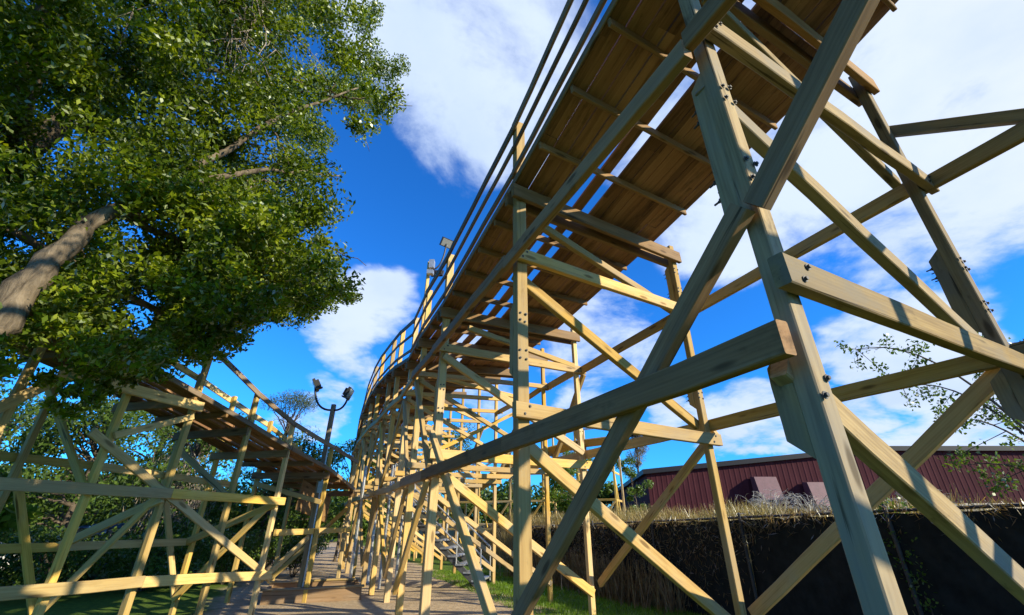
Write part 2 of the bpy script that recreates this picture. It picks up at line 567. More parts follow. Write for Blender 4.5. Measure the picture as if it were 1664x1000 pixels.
# ------------------------------------------------------------------ main coaster: path of the two post rows
V2 = Vector
rowA, rowB, dzl, dzr, key = [], [], [], [], []
spec_ab = [  # s of left post, s of right post, deck height left / right
    (-2.3, -2.0, 6.75, 7.6), (1.23, 1.55, 6.38, 6.72), (4.45, 5.10, 6.0, 6.25), (8.15, 8.70, 5.72, 5.98)]
for a, b, zl, zr in spec_ab:
    rowA.append(P3(a, 2.1, 0)); rowB.append(P3(b, 5.6, 0)); dzl.append(zl); dzr.append(zr)
far = [(-2.85, 11.72, 5.74, 28), (-4.3, 14.7, 6.25, 30), (-5.9, 18.0, 6.35, 25), (-7.3, 21.4, 5.75, 21), (-8.6, 24.8, 4.7, 20), (-9.6, 28.3, 3.2, 18)]
for x, y, z, az in far:
    a = V2((x, y, 0))
    d = V2((math.cos(R(az - 4)), math.sin(R(az - 4)), 0)) * 3.4
    rowA.append(a); rowB.append(a + d); dzl.append(z); dzr.append(z + .22)
# halfway bents in the far curve, where the trestle stands closer
full = []
for i in range(len(rowA)):
    full.append((rowA[i], rowB[i], dzl[i], dzr[i], True))
    if 3 <= i < len(rowA) - 1:
        bow = (rowA[i + 1] - rowA[i]).normalized().cross(Z) * (-.05)
        full.append(((rowA[i] + rowA[i + 1]) / 2 + bow, (rowB[i] + rowB[i + 1]) / 2 + bow, (dzl[i] + dzl[i + 1]) / 2, (dzr[i] + dzr[i + 1]) / 2, False))
NB = len(full)

coaster = empty('wooden_coaster', (rowA[2].x, rowA[2].y, 0), 'tall yellow timber coaster trestle whose planked track passes overhead on the right', 'roller coaster')
PW = .155


def up(v, z):
    return Vector((v.x, v.y, z))


def lerp(a, b, t):
    return a + (b - a) * t


def gp(v):
    return gz(v.x, v.y) - .25


def dirs(i):
    """along and across directions at bent i"""
    a = full[max(0, i - 1)][0]; b = full[min(NB - 1, i + 1)][0]
    al = (b - a).normalized()
    ac = (full[i][1] - full[i][0]).normalized()
    return al, ac


def post(p, ztop, along, mat, parent, name='post', size=PW):
    return beam(name, up(p, gp(p)), up(p, ztop), size, size, mat, parent, up=along, seg=6, jit=.002)


def splice(po, p, along, z0, z1, mat, near=True, PW=.105):
    """scab timber on the far face of a post, chamfered ends, bolts through"""
    c = p + along * (PW / 2 + .0625)
    b = beam('splice_block', up(c, z0), up(c, z1), PW * .96, .12, mat, po, up=along, taper0=.1, taper1=.1, seg=3)
    if near:
        L = z1 - z0
        side = along.cross(Z)
        for f in (.2, .3, .7, .8):
            for sgn in (-1, 1):
                q = up(p, z0 + L * f + random.uniform(-.015, .015)) + side * (sgn * .035 + random.uniform(-.008, .008))
                bolt(q - along * (PW / 2), -along, po)
                bolt(q + along * (PW / 2 + .122), along, po, True)


def pair(po, q, d, side, a=.035, b=.045):
    """two bolts set diagonally on a joint"""
    for sg in (-1, 1):
        bolt(q + side * (a * sg) + Z * (b * sg), d, po)


def rail_h(i):
    return ((2.0, 1.2, .62), (1.62, .98, .42), (1.25, .8, .30))[min(i, 2)]


for i, (a, b, zl, zr, main) in enumerate(full):
    al, ac = dirs(i)
    matp = M['wood_old'] if i <= 1 else M['wood']
    near = i <= 3
    sc = 1.0 if i <= 3 else .88
    bw, bh = (.08 * sc, .172 * sc) if i <= 3 else (.06, .115)
    PW = .105 if i <= 1 else .145
    RW = .105
    rh = rail_h(i)
    pa = post(a, zl + rh[0] + .1, al, matp, coaster, size=PW * sc)
    pb = post(b, zr + .12, al, matp, coaster, size=RW * sc)
    # scabs where two lengths of post meet
    if i == 1:
        splice(pa, a, al, 3.15, 4.5, matp); splice(pa, a, al, 1.85, 2.4, matp, False)
        splice(pb, b, al, 3.2, 4.15, matp); splice(pb, b, al, 2.35, 2.85, matp, False)
        pair(pa, up(a, 2.16) - al * (PW / 2), -al, ac)
        pair(pa, up(a, 1.02) + ac * 0 - ac * (PW / 2), -ac, al, .03, .03)
    elif i == 2:
        splice(pa, a, al, 3.15, 4.15, matp, PW=.145)
        splice(pb, b, al, 3.25, 4.05, matp)
        splice(pb, b, al, 5.2, 6.0, matp)
    elif i == 3:
        splice(pa, a, al, 3.3, 4.2, matp, PW=.145); splice(pb, b, al, 3.3, 4.2, matp)
    elif i > 3 and main:
        splice(pa, a, al, 3.2, 4.0, matp, False, PW=.127)
    # transverse timbers sit on the face turned back along the track
    off = -al * (PW * sc / 2 + bw / 2 + .002)
    off2 = al * (PW * sc / 2 + bw / 2 + .002)

    def cross(name, za, zb, ta=-.045, tb=1.05, o=off, w_=bw, h_=bh, mt=matp):
        return beam(name, up(lerp(a, b, ta), lerp(za, zb, ta)) + o, up(lerp(a, b, tb), lerp(za, zb, tb)) + o, w_, h_, mt, coaster)
    l1 = cross('cross_beam', 2.72, 2.82 if i == 1 else 2.75)
    l2 = cross('cross_beam', 4.78, 4.95, tb=1.06)
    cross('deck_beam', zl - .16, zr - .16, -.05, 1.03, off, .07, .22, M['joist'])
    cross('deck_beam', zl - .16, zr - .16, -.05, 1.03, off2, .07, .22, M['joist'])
    if near and i > 0:
        for z_, t_ in ((2.72, 0), (2.75 if i != 1 else 2.82, 1), (4.78, 0), (4.95, 1)):
            p_ = up(lerp(a, b, t_), z_) - al * (PW / 2 + bw + .004)
            pair(l1 if z_ < 3 else l2, p_, -al, ac)
    # diagonals on the same face, butted between the horizontals
    do = al * (PW * sc / 2 + .045) if i <= 2 else -al * (PW * sc / 2 + .045)
    dl = .15 * sc if i <= 3 else .1

    def dia(t0, z0, t1, z1, o=do, h_=dl, mt=matp):
        beam('diagonal_brace', up(lerp(a, b, t0), z0) + o, up(lerp(a, b, t1), z1) + o, .086 * sc, h_, mt, coaster)
    dia(-.01, 4.4 if i == 1 else 4.6, .99, 3.0)
    dia(-.02, 2.3 if i == 1 else 2.5, .99, .36)
    if main:
        dia(.14, zl - .38, .96, 5.02, o=do, h_=.12 * sc)
    if i > 3 and main:
        dia(.97, 4.6, .05, 2.95, o=off2)

# longitudinal timbers between bents
for i in range(NB - 1):
    a0, b0, zl0, zr0, m0 = full[i]
    a1, b1, zl1, zr1, m1 = full[i + 1]
    al, ac = (a1 - a0).normalized(), dirs(i)[1]
    matp = M['wood_old'] if i <= 0 else M['wood']
    sc = 1.0 if i <= 3 else .85
    face = (.105 if i == 0 else .145) * sc / 2
    faceB = .105 * sc / 2
    side = al.cross(Z)                      # points to the right of the track
    th = .08 * sc
    ov = .06 if i > 3 else 0.

    def run(name, p, zp, q, zq, o, w_=th, h_=.17 * sc, mt=None, e0=0., e1=0.):
        d = (q - p).normalized()
        return beam(name, up(p - d * e0, zp) + side * o, up(q + d * e1, zq) + side * o, w_, h_, mt or matp, coaster)
    lo = -(face + .09 * sc + th / 2 + .004)
    if i >= 1:
        r_ = run('long_beam', a0, 2.36, a1, 2.36, lo, e0=.07 if i == 1 else .0, e1=0.0, mt=M['wood_brown'] if i <= 3 else None)
    run('long_beam', a0, 4.58 if i < 2 else 4.7, a1, 4.66 if i < 2 else 4.74, lo, mt=M['wood_brown'] if i <= 3 else None)
    if i < 6:
        run('long_beam', b0, 2.98, b1, 2.98, faceB + th / 2 + .002)
        run('long_beam', b0, 5.02, b1, 4.95, faceB + th / 2 + .002)
    fo = -(face + .045 * sc + .002)
    if i == 0:
        run('diagonal_brace', a0, zl0 - .6, a1, 3.17, fo, .08, .145, M['wood_brown'], e1=-.06)
        run('diagonal_brace', a0, 2.3, a1, .45, fo, .08, .14, M['wood_old'])
        run('diagonal_brace', b0, 3.0, b1, 5.85, faceB + .045, .08, .13)
    elif i == 1:
        run('diagonal_brace', a0, 3.2, a1, .72, fo, .08, .14, M['wood_brown'], e0=-.0)
        run('diagonal_brace', b0, 2.98, b1, .5, face + .15, .085, .15)
    elif i == 2:
        run('diagonal_brace', a1, 3.1, a0, .35, fo, .085, .13)
        run('diagonal_brace', b0, 2.9, b1, .5, face + .15, .08, .13)
    elif i == 3:
        run('diagonal_brace', a1, 4.6, a0, 2.5, fo, .08, .13)
        run('diagonal_brace', b0, 4.9, b1, 3.0, face + .15, .08, .13)
        run('diagonal_brace', a0, 2.3, a1, .4, fo, .08, .13)
    else:
        f = fo
        (run('diagonal_brace', a0, 4.6, a1, 2.5, f, .07, .12) if i % 2 else run('diagonal_brace', a0, 2.5, a1, 4.6, f, .07, .12))
        (run('diagonal_brace', a0, .5, a1, 2.3, f, .07, .12) if i % 2 else run('diagonal_brace', a0, 2.3, a1, .5, f, .07, .12))
        if i % 2:
            run('diagonal_brace', b0, 4.8, b1, 3.1, face + .14, .07, .12)
    # handrails on the outer face of the left posts, above the deck
    ro = -(face + .022)
    r0, r1 = rail_h(i), rail_h(i + 1)
    for k_, hh in ((0, .16), (1, .10), (2, .11)):
        run('handrail', a0, zl0 + r0[k_], a1, zl1 + r1[k_], ro, .04, hh if i < 4 else hh * .8, M['rail_wood'], e0=ov, e1=ov)

# ---- deck of long planks on cross joists, two open slots beside the middle timber
lanes = []
n_ = -.10
for k_ in range(4):
    lanes.append((n_, n_ + random.uniform(.214, .227), .038, 0.)); n_ += .236
n_ += .165
lanes.append((n_, n_ + .17, .05, 0.)); n_ += .17 + .175
for k_ in range(7):
    lanes.append((n_, n_ + random.uniform(.214, .227), .038, 0.)); n_ += .236
DW = n_ - .007


def deck_bay(a0, b0, zl0, zr0, a1, b1, zl1, zr1, parent, lanes, DW, ref=3.5):
    d0, d1 = (b0 - a0), (b1 - a1)
    L0, L1 = d0.length, d1.length
    u0, u1 = d0 / L0, d1 / L1
    org = up(a0, zl0)
    x = (up(a1, zl1) - org).normalized()
    y = (u0 - x * u0.dot(x)).normalized()
    mw = Matrix((x, y, x.cross(y))).transposed().to_4x4(); mw.translation = org
    inv = mw.inverted()

    def pt(t, n_, h):
        p0 = up(a0 + u0 * n_, lerp(zl0, zr0, n_ / ref)); p1 = up(a1 + u1 * n_, lerp(zl1, zr1, n_ / ref))
        return inv @ (lerp(p0, p1, t) + Z * h)
    mb = MB()
    length = (a1 - a0).length
    for li, (n0, n1, th, dz) in enumerate(lanes):
        cuts = [0.]
        t = random.uniform(.25, .9)
        while t < .9 and th < .045 and random.random() < .35:
            cuts.append(t); t += random.uniform(.35, .8)
        cuts.append(1.)
        for c0, c1 in zip(cuts[:-1], cuts[1:]):
            g = .004 / length
            e = random.uniform(-.008, .008); h = random.uniform(-.004, .004) + dz
            mb.quadbox([pt(c0 + g, n0 + e, h), pt(c1 - g, n0 + e, h), pt(c1 - g, n1 + e, h), pt(c0 + g, n1 + e, h),
                        pt(c0 + g, n0 + e, h + th), pt(c1 - g, n0 + e, h + th), pt(c1 - g, n1 + e, h + th), pt(c0 + g, n1 + e, h + th)])
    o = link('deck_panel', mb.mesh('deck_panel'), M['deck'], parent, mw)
    nj = max(1, round(length / .78))
    for j in range(1, nj):
        t = j / nj + random.uniform(-.015, .015)
        p, q = mw @ pt(t, -.1, -.057), mw @ pt(t, DW - .05, -.057)
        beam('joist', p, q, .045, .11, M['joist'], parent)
    return mw, pt


for i in range(NB - 1):
    a0, b0, zl0, zr0, m0 = full[i]
    a1, b1, zl1, zr1, m1 = full[i + 1]
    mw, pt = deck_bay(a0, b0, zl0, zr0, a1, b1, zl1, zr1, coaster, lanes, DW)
    for nn in (.72, 1.75):
        beam('running_rail', mw @ pt(0, nn, .12), mw @ pt(1, nn, .12), .09, .15, M['joist'], coaster)
    beam('toe_board', mw @ pt(0, -.115, .06), mw @ pt(1, -.115, .06), .025, .12, M['rail_wood'], coaster)

# ------------------------------------------------------------------ low coaster on the left, dropping away from the tree
Lrow = [(-6.6, 4.2, 5.05, 4.25), (-6.25, 5.35, 4.85, 4.05), (-5.9, 6.5, 4.75, 3.85), (-5.6, 7.55, 4.5, 3.62), (-5.25, 8.75, 3.98, 3.33), (-4.9, 9.8, 3.58, 3.05), (-4.66, 11.6, 3.36, 2.78), (-4.85, 14.1, 3.3, 2.5)]
low = empty('wooden_coaster', (-5.25, 8.75, 0), 'low yellow timber coaster dip under the leafy tree, track dropping left to right', 'roller coaster')
LW = 1.75
lp = [Vector((x, y, 0)) for x, y, _, _ in Lrow]
ls = []
for i, p in enumerate(lp):
    al = (lp[min(i + 1, len(lp) - 1)] - lp[max(i - 1, 0)]).normalized()
    ls.append((al, Z.cross(al)))            # Z x along = left of travel
lq = [p + s_[1] * LW for p, s_ in zip(lp, ls)]
LS = .088
wl = M['wood_left']
for i, (x, y, zt, zd) in enumerate(Lrow):
    al, lf = ls[i]
    p, q = lp[i], lq[i]
    post(p, zt + (.12 if i < 4 else 0), al, wl, low, size=LS)
    post(q, zd + 1.25, al, wl, low, size=LS)
    fo = -al * (LS / 2 + .03)
    for z0, z1, t0, t1 in ((zd - .12, zd - .12, -.05, 1.06),):
        beam('deck_beam', up(lerp(p, q, t0), z0) + fo, up(lerp(p, q, t1), z1) + fo, .05, .15, M['joist'], low)
    if i % 2:
        beam('diagonal_brace', up(p, 2.0) + fo, up(q, .25) + fo, .05, .11, wl, low)
    else:
        beam('diagonal_brace', up(q, zd - .3) + fo, up(p, 2.05) + fo, .05, .11, wl, low)
    beam('cross_beam', up(lerp(p, q, -.05), 1.95) + fo * 1.0 + al * .0, up(lerp(p, q, 1.05), 1.25) + fo, .05, .13, wl, low) if i in (1, 3, 5) else None
for i in range(len(lp) - 1):
    p0, p1, q0, q1 = lp[i], lp[i + 1], lq[i], lq[i + 1]
    al = (p1 - p0).normalized()
    rt = al.cross(Z)
    zt0, zd0, zt1, zd1 = Lrow[i][2], Lrow[i][3], Lrow[i + 1][2], Lrow[i + 1][3]
    o = rt * (LS / 2 + .022)
    beam('handrail', up(p0, zt0 - .02) + o, up(p1, zt1 - .02) + o, .04, .10, M['rail_wood'], low)
    beam('handrail', up(q0, zd0 + 1.15) - o, up(q1, zd1 + 1.15) - o, .04, .13, wl, low)
    beam('handrail', up(q0, zd0 + .7) - o, up(q1, zd1 + .7) - o, .04, .10, wl, low)
    deck_bay(p0, q0, zd0, zd0 + .0, p1, q1, zd1, zd1 + .0, low, [(-.06, .12, .04, 0), (.13, .31, .04, 0), (.41, .53, .08, 0), (.62, .8, .04, 0), (.81, .99, .04, 0), (1.08, 1.2, .08, 0), (1.3, 1.48, .04, 0), (1.49, 1.67, .04, 0)], 1.75, 1.75)
    beam('fascia_board', up(p0, zd0 - .0) + rt * .1, up(p1, zd1 - .0) + rt * .1, .035, .09, M['rail_wood'], low)
    if i >= 6:
        beam('side_panel', up(p0, zd0 - .55) + rt * .02 - rt * .6, up(p1, zd1 - .55) + rt * .02 - rt * .6, .03, .7, M['joist'], low)
rt = (lp[5] - lp[1]).normalized().cross(Z)
fo = rt * (LS / 2 + .032)
fo2 = rt * (LS / 2 + .1)
pA, pB = lp[0], lp[5]


def lline(name, t0, z0, t1, z1, o, w_=.05, h_=.13, row=None, mt=None):
    r_ = row or lp

    def at(t):
        i_ = min(len(r_) - 2, max(0, int(t))); return r_[i_] + (r_[i_ + 1] - r_[i_]) * (t - i_)
    a, b = at(t0), at(t1)
    return beam(name, up(a, z0) + o, up(b, z1) + o, w_, h_, mt or wl, low)


lline('long_beam', 0., 2.02, 3., 2.02, fo2, h_=.145); lline('long_beam', 3., 2.02, 5.05, 2.0, fo2, h_=.145)
lline('long_beam', 0., .92, 3., .82, fo2, h_=.145); lline('long_beam', 3., .82, 5.1, .68, fo2, h_=.145)
lline('long_beam', 1.2, 3.42, 3.05, 3.42, fo2, h_=.16)
lline('long_beam', 5., 1.42, 7., 1.42, fo2, h_=.12)
lline('diagonal_brace', 1.75, 2.75, 5.15, .6, fo, h_=.12)
lline('diagonal_brace', 2.0, 2.75, 3.0, 3.25, fo, h_=.10)
lline('diagonal_brace', 5.0, .62, 5.75, 1.3, fo, h_=.11)
lline('diagonal_brace', 0.2, 1.9, 1.3, 3.4, fo, h_=.13)
bo = -rt * (LS / 2 + .03)
lline('long_beam', 0., 1.25, 3., 1.25, bo, h_=.13, row=lq); lline('long_beam', 3., 1.25, 5., 1.25, bo, h_=.13, row=lq)
lline('long_beam', 0., 2.5, 3., 2.5, bo, h_=.13, row=lq); lline('long_beam', 3., 2.5, 5.5, 2.4, bo, h_=.13, row=lq)
for t in (0, 2, 4):
    lline('diagonal_brace', t + .0, .3 if t % 2 else 2.4, t + 1., 2.4 if t % 2 else .3, bo, h_=.11, row=lq)

# ------------------------------------------------------------------ far rise of the coaster seen through the posts
far_c = empty('wooden_coaster', (-1.5, 25, 0), 'distant pale coaster rise with white handrails glimpsed between the trestle posts', 'roller coaster')
fpts = [(-7.0, 27.6, 1.6), (-5.2, 26.8, 2.2), (-3.5, 26.1, 2.9), (-1.8, 25.4, 3.7), (-.1, 24.7, 4.5), (1.6, 24.0, 5.1), (3.3, 23.3, 5.4), (5.0, 22.6, 5.5)]
fp = [Vector((x, y, 0)) for x, y, z in fpts]
fd = (fp[-1] - fp[0]).normalized(); fl = Z.cross(fd)
for i, (x, y, z) in enumerate(fpts):
    p = fp[i]; q = p + fl * 2.0
    for k_, r_ in enumerate((p, q)):
        post(r_, z + 1.0, fd, wl, far_c, size=.1)
    for zz_ in np.arange(1.3, z - .3, 1.3):
        beam('cross_beam', up(p, zz_) - fd * .08, up(q, zz_) - fd * .08, .05, .1, wl, far_c)
    beam('deck_beam', up(p, z - .1) + fd * .08, up(q, z - .1) + fd * .08, .05, .18, M['joist'], far_c)
    beam('diagonal_brace', up(p, z - .2) - fd * .08, up(q, .3) - fd * .08, .05, .1, wl, far_c)
    if i:
        z0 = fpts[i - 1][2]
        p0 = fp[i - 1]
        o = -fl * .08
        for dz_ in (.95, .55):
            beam('handrail', up(p0, z0 + dz_) + o, up(p, z + dz_) + o, .035, .1, M['steel'], far_c)
        mb = MB()
        for k_ in range(9):
            n0 = -.1 + k_ * .245
            mb.quadbox([up(p0 + fl * n0, z0), up(p + fl * n0, z), up(p + fl * (n0 + .225), z), up(p0 + fl * (n0 + .225), z0),
                        up(p0 + fl * n0, z0 + .05), up(p + fl * n0, z + .05), up(p + fl * (n0 + .225), z + .05), up(p0 + fl * (n0 + .225), z0 + .05)])
        mb.build('deck_panel', M['wood'], far_c)
        for zz_ in (1.3, 2.6, 3.9):
            if zz_ < z0 - .2:
                beam('long_beam', up(p0, zz_) + o, up(p, zz_) + o, .05, .1, wl, far_c)
        beam('diagonal_brace', up(p0, .3) + o, up(p, min(2.6, z - .2)) + o, .045, .09, wl, far_c)

# ------------------------------------------------------------------ steel access stair inside the trestle
stair = empty('metal_staircase', (-.66, 14.2, 0), 'grey steel open-tread staircase standing among the trestle posts', 'staircase')
s0, s1 = Vector((-.75, 14.2, .0)), Vector((-3.5, 14.7, 2.3))
sdv = Vector((s1.x - s0.x, s1.y - s0.y, 0)).normalized(); sl = Z.cross(sdv)
W2 = .55
nst = 12
for sg in (-1, 1):
    beam('stringer', s0 + sl * W2 * sg + Z * .02, s1 + sl * W2 * sg + Z * .02, .04, .16, M['steel_dark'], stair)
    mb = MB()
    for dz_ in (.95, .5):
        mb.tube([s0 + sl * (W2 + .03) * sg + Z * dz_, s1 + sl * (W2 + .03) * sg + Z * dz_], .022, 8)
    for k_ in range(5):
        t = k_ / 4
        p = lerp(s0, s1, t) + sl * (W2 + .03) * sg
        mb.tube([p, p + Z * .95], .02, 8)
    mb.build('handrail', M['steel'], stair)
for k_ in range(nst):
    t = (k_ + .5) / nst
    p = lerp(s0, s1, t)
    beam('tread', p - sl * (W2 + .05) + Z * .1, p + sl * (W2 + .05) + Z * .1, .27, .04, M['steel'], stair)
pl = MB()
pc = s1 + sdv * .55
pl.box((pc.x, pc.y, 2.34), (1.15, 1.15, .05), Matrix.Rotation(math.atan2(sdv.y, sdv.x), 3, 'Z'))
pl.build('landing', M['steel'], stair)
for dx in (.1, 1.0):
    for sg in (-1, 1):
        p = s1 + sdv * dx + sl * W2 * sg
        beam('leg', (p.x, p.y, -.1), (p.x, p.y, 3.2), .07, .07, M['steel'], stair, up=sdv)

# ------------------------------------------------------------------ floodlights on poles
def lamp(parent, base, tip, headdir, name='lamp'):
    """gooseneck arm from base to tip and a flat floodlight head"""
    base, tip = Vector(base), Vector(tip)
    mid = Vector(((tip.x * .85 + base.x * .15), (tip.y * .85 + base.y * .15), base.z - .02))
    pts = [base * (1 - t) ** 2 + mid * 2 * t * (1 - t) + tip * t * t for t in [k_ / 10 for k_ in range(11)]]
    mb = MB(); mb.tube(pts, .028, 8)
    arm = mb.build('lamp_arm', M['black'], parent, base, True)
    hd = Vector(headdir).normalized()
    rot = hd.to_track_quat('-Z', 'Y').to_matrix()
    mb = MB()
    mb.box((0, 0, 0), (.40, .30, .07)); mb.box((0, 0, .055), (.30, .2, .05))
    for k_ in range(6):
        mb.box((-.14 + k_ * .056, 0, .095), (.012, .2, .035))
    mb.box((0, -.13, .09), (.12, .03, .09))
    mw = rot.to_4x4(); mw.translation = tip + Vector((0, 0, .05))
    h = link('lamp_head', mb.mesh('lamp_head'), M['black'], parent, mw)
    mb = MB(); mb.box((0, 0, -.038), (.35, .25, .008))
    link('lamp_glass', mb.mesh('lamp_glass'), M['glass'], h, mw)


f1 = empty('floodlight_pole', (-2.82, 11.95, 5.2), 'pale square light pole with raised gooseneck floodlight above the handrail', 'floodlight')
beam('pole', (-2.72, 12.0, 4.9), (-2.72, 12.0, 9.25), .095, .095, M['wood_left'], f1, up=U)
mb = MB(); mb.box((-2.60, 11.9, 9.1), (.16, .2, .3)); mb.box((-2.62, 11.85, 8.78), (.2, .16, .14)); mb.build('junction_box', M['steel'], f1, (-2.6, 11.9, 9))
lamp(f1, (-2.6, 11.92, 8.95), (-2.2, 11.95, 9.95), (.45, -.55, -.6))
lamp(f1, (-2.7, 12.0, 9.05), (-2.55, 12.7, 9.2), (.1, .9, -.5))
f2 = empty('floodlight_pole', (-4.86, 11.75, 0), 'grey green light pole with two curved lamp arms rising beside the low track', 'floodlight')
beam('pole', (-4.88, 11.75, -.2), (-4.88, 11.75, 4.5), .105, .105, M['wood_old'], f2, up=(0, 1, 0))
lamp(f2, (-4.92, 11.72, 4.34), (-5.42, 11.6, 4.95), (-.75, -.3, -.5))
lamp(f2, (-4.83, 11.72, 4.34), (-4.5, 11.7, 4.74), (.9, .1, -.35))
mb = MB(); mb.tube([(-4.80, 11.7, 0), (-4.80, 11.7, 3.5)], .016, 8); mb.box((-4.80, 11.68, 2.4), (.12, .08, .26)); mb.build('conduit', M['steel'], f2, (-4.80, 11.7, 0))

# ------------------------------------------------------------------ timber frame on the ground, kerb beams
tb = empty('timber_planter', (-4.8, 12, 0), 'low dark timber box frame lying on the dirt under the far bents', 'planter')
c0 = Vector((-5.5, 11.3, 0)); ex = Vector((.93, .36, 0)); ey = Vector((-.36, .93, 0))
for p, q in ((c0, c0 + ex * 2.1), (c0 + ey * 1.5, c0 + ey * 1.5 + ex * 2.1)):
    beam('side_board', up(p, .12), up(q, .12), .09, .26, M['joist'], tb)
    beam('top_cap', up(p - ex * .05, .272), up(q + ex * .05, .272), .16, .04, M['wood_old'], tb)
for p in (c0 + ex * .05, c0 + ex * 2.05):
    beam('side_board', up(p + ey * .06, .11), up(p + ey * 1.44, .11), .09, .24, M['joist'], tb)

# ------------------------------------------------------------------ screened boundary fence
fence = empty('boundary_fence', P3(5, 8, 0), 'black fabric screened chain fence with dry vines along its top behind the right posts', 'fence')
FN = 8.0
ss = np.arange(-6.2, 17.5, 2.6)


def fh(s_):
    return 1.8 - (s_ - 2.6) * .024


for s_ in ss:
    p = P3(s_, FN - .07, 0)
    FH = fh(s_)
    mb = MB(); mb.tube([(p.x, p.y, -.3), (p.x, p.y, FH + .05)], .03, 8); mb.tube([(p.x, p.y, FH + .05), (p.x, p.y, FH + .09)], [.036, .01], 8)
    mb.build('fence_post', M['rail_metal'], fence, (p.x, p.y, 0))
for s_a, s_b in zip(ss[:-1], ss[1:]):
    p, q = P3(s_a, FN + .06, fh(s_a)), P3(s_b, FN + .06, fh(s_b))
    mb = MB(); mb.tube([p, q], .021, 8); mb.build('top_rail', M['rail_metal'], fence, p)
    nx, nz = 18, 8
    vv, ff = [], []
    ph = random.uniform(0, 6)
    for j in range(nz + 1):
        for i in range(nx + 1):
            t = i / nx; h = j / nz
            dn = .018 * math.sin(t * 11 + ph + h * 3) + .012 * math.sin(t * 23 + h * 7) + random.gauss(0, .003)
            sag = -.03 * abs(math.sin(t * math.pi * 4)) if j == nz else 0
            v = P3(s_a + (s_b - s_a) * t, FN - .02 + dn * (.4 + h), -.1 + h * (fh(s_a + (s_b - s_a) * t) + .08) + sag)
            vv.append(v)
    for j in range(nz):
        for i in range(nx):
            ff.append((j * (nx + 1) + i, j * (nx + 1) + i + 1, (j + 1) * (nx + 1) + i + 1, (j + 1) * (nx + 1) + i))
    o_ = Vector(vv[0])
    me = bpy.data.meshes.new('screen'); me.from_pydata([tuple(v - o_) for v in vv], [], ff)
    link('screen', me, M['screen'], fence, Matrix.Translation(o_))
# dry vines climbing and hanging over the fence
c = []
for k_ in range(9500):
    s_ = rng.uniform(-6, 17)
    wgt = .25 + .75 * sstep(4, 9, s_)
    if rng.uniform() > wgt: continue
    h = fh(s_) + .05 - abs(rng.normal()) * (.12 + .75 * sstep(5.5, 8.5, s_))
    v = P3(s_, FN - .06 - abs(rng.normal()) * .06, max(.05, h) + rng.normal() * .03)
    c.append(tuple(v))
vq = leaves(np.array(c), .15, .016, .9)
tag(link('dry_vines', quads_mesh('dry_vines', vq), M['vine']), 'brown dry vine stems hanging over the fence top', 'vines', kind='stuff')

# tall tan brush standing before the far part of the fence
xy = []
while len(xy) < 2800:
    s_, n__ = rng.uniform(8.5, 17), 7.9 - abs(rng.normal()) * .3
    if rng.uniform() > .25 + .75 * sstep(8.5, 12, s_): continue
    v = P3(s_, n__, 0); xy.append((v.x, v.y))
b1 = blades(xy, gz, .8, .028, .2)
tag(link('dry_brush', quads_mesh('dry_brush', b1), M['vine']), 'tall tan dry brush standing along the far part of the fence', 'brush', kind='stuff')

# weeds along the berm
xy = []
while len(xy) < 26000:
    s_, n__ = rng.uniform(-9, 24), 8.2 + abs(rng.normal()) * 2.2
    v = P3(s_, n__, 0); xy.append((v.x, v.y))
b1 = blades(xy, gz, .40, .02, .4)
xs = np.array(xy)
b1[:, 2:, 2] += (.22 * np.sin(xs[:, 0] * 1.7 + np.sin(xs[:, 1] * 2.1)) * np.sin(xs[:, 1] * 1.3 + .5))[:, None]
tag(link('dry_weeds', quads_mesh('dry_weeds', b1), M['straw']), 'straw coloured dry weeds covering the bank behind the fence', 'weeds', kind='stuff')
# lawn blades, right strip and the shaded left
xy = []
while len(xy) < 30000:
    s_, n__ = rng.uniform(5.5, 18), rng.uniform(4.4, 7.9)
    v = P3(s_, n__, 0); xy.append((v.x, v.y))
while len(xy) < 28000:
    xy.append((rng.uniform(-13, -4.4), rng.uniform(8, 17)))
b1 = blades(xy, gz, .065, .012, .5)
tag(link('grass', quads_mesh('grass', b1), M['grass']), 'short green lawn grass beside the dirt', 'grass', kind='stuff')

# ------------------------------------------------------------------ maroon metal building
bld = empty('metal_building', (18, 26, 1.2), 'low maroon ribbed metal building with dark roof edge beyond the fence', 'building')
x0, x1, y0, y1 = 7.9, 46., 27.0, 23.8
nrib = 128


def roof_z(x):
    return 4.25 + (x - 7.9) * (1.15 / 13.) if x < 20.9 else 5.4 - (x - 20.9) * .012


def wall_pt(x):
    return Vector((x, y0 + (x - x0) / (x1 - x0) * (y1 - y0), 0))


vv, ff = [], []
cuts = []
for i in range(nrib):
    xa = x0 + (x1 - x0) * i / nrib; wv = (x1 - x0) / nrib
    cuts += [(xa, 0), (xa + wv * .62, 0), (xa + wv * .72, -.014), (xa + wv * .9, -.014)]
cuts.append((x1, 0))
for x, d in cuts:
    p = wall_pt(x)
    vv += [(p.x, p.y + d, .9), (p.x, p.y + d, roof_z(x))]
for i in range(len(cuts) - 1):
    ff.append((2 * i, 2 * i + 2, 2 * i + 3, 2 * i + 1))
me = bpy.data.meshes.new('wall'); me.from_pydata(vv, [], ff)
link('wall', me, M['maroon'], bld)
mb = MB()
p = wall_pt(x0)
mb.quadbox([(p.x, p.y, .9), (p.x + .05, p.y, .9), (p.x + 3.05, p.y + 24, .9), (p.x + 3, p.y + 24, .9), (p.x, p.y, 4.25), (p.x + .05, p.y, 4.25), (p.x + 3.05, p.y + 24, 4.25), (p.x + 3, p.y + 24, 4.25)])
mb.build('side_wall', M['maroon'], bld)
mb = MB()
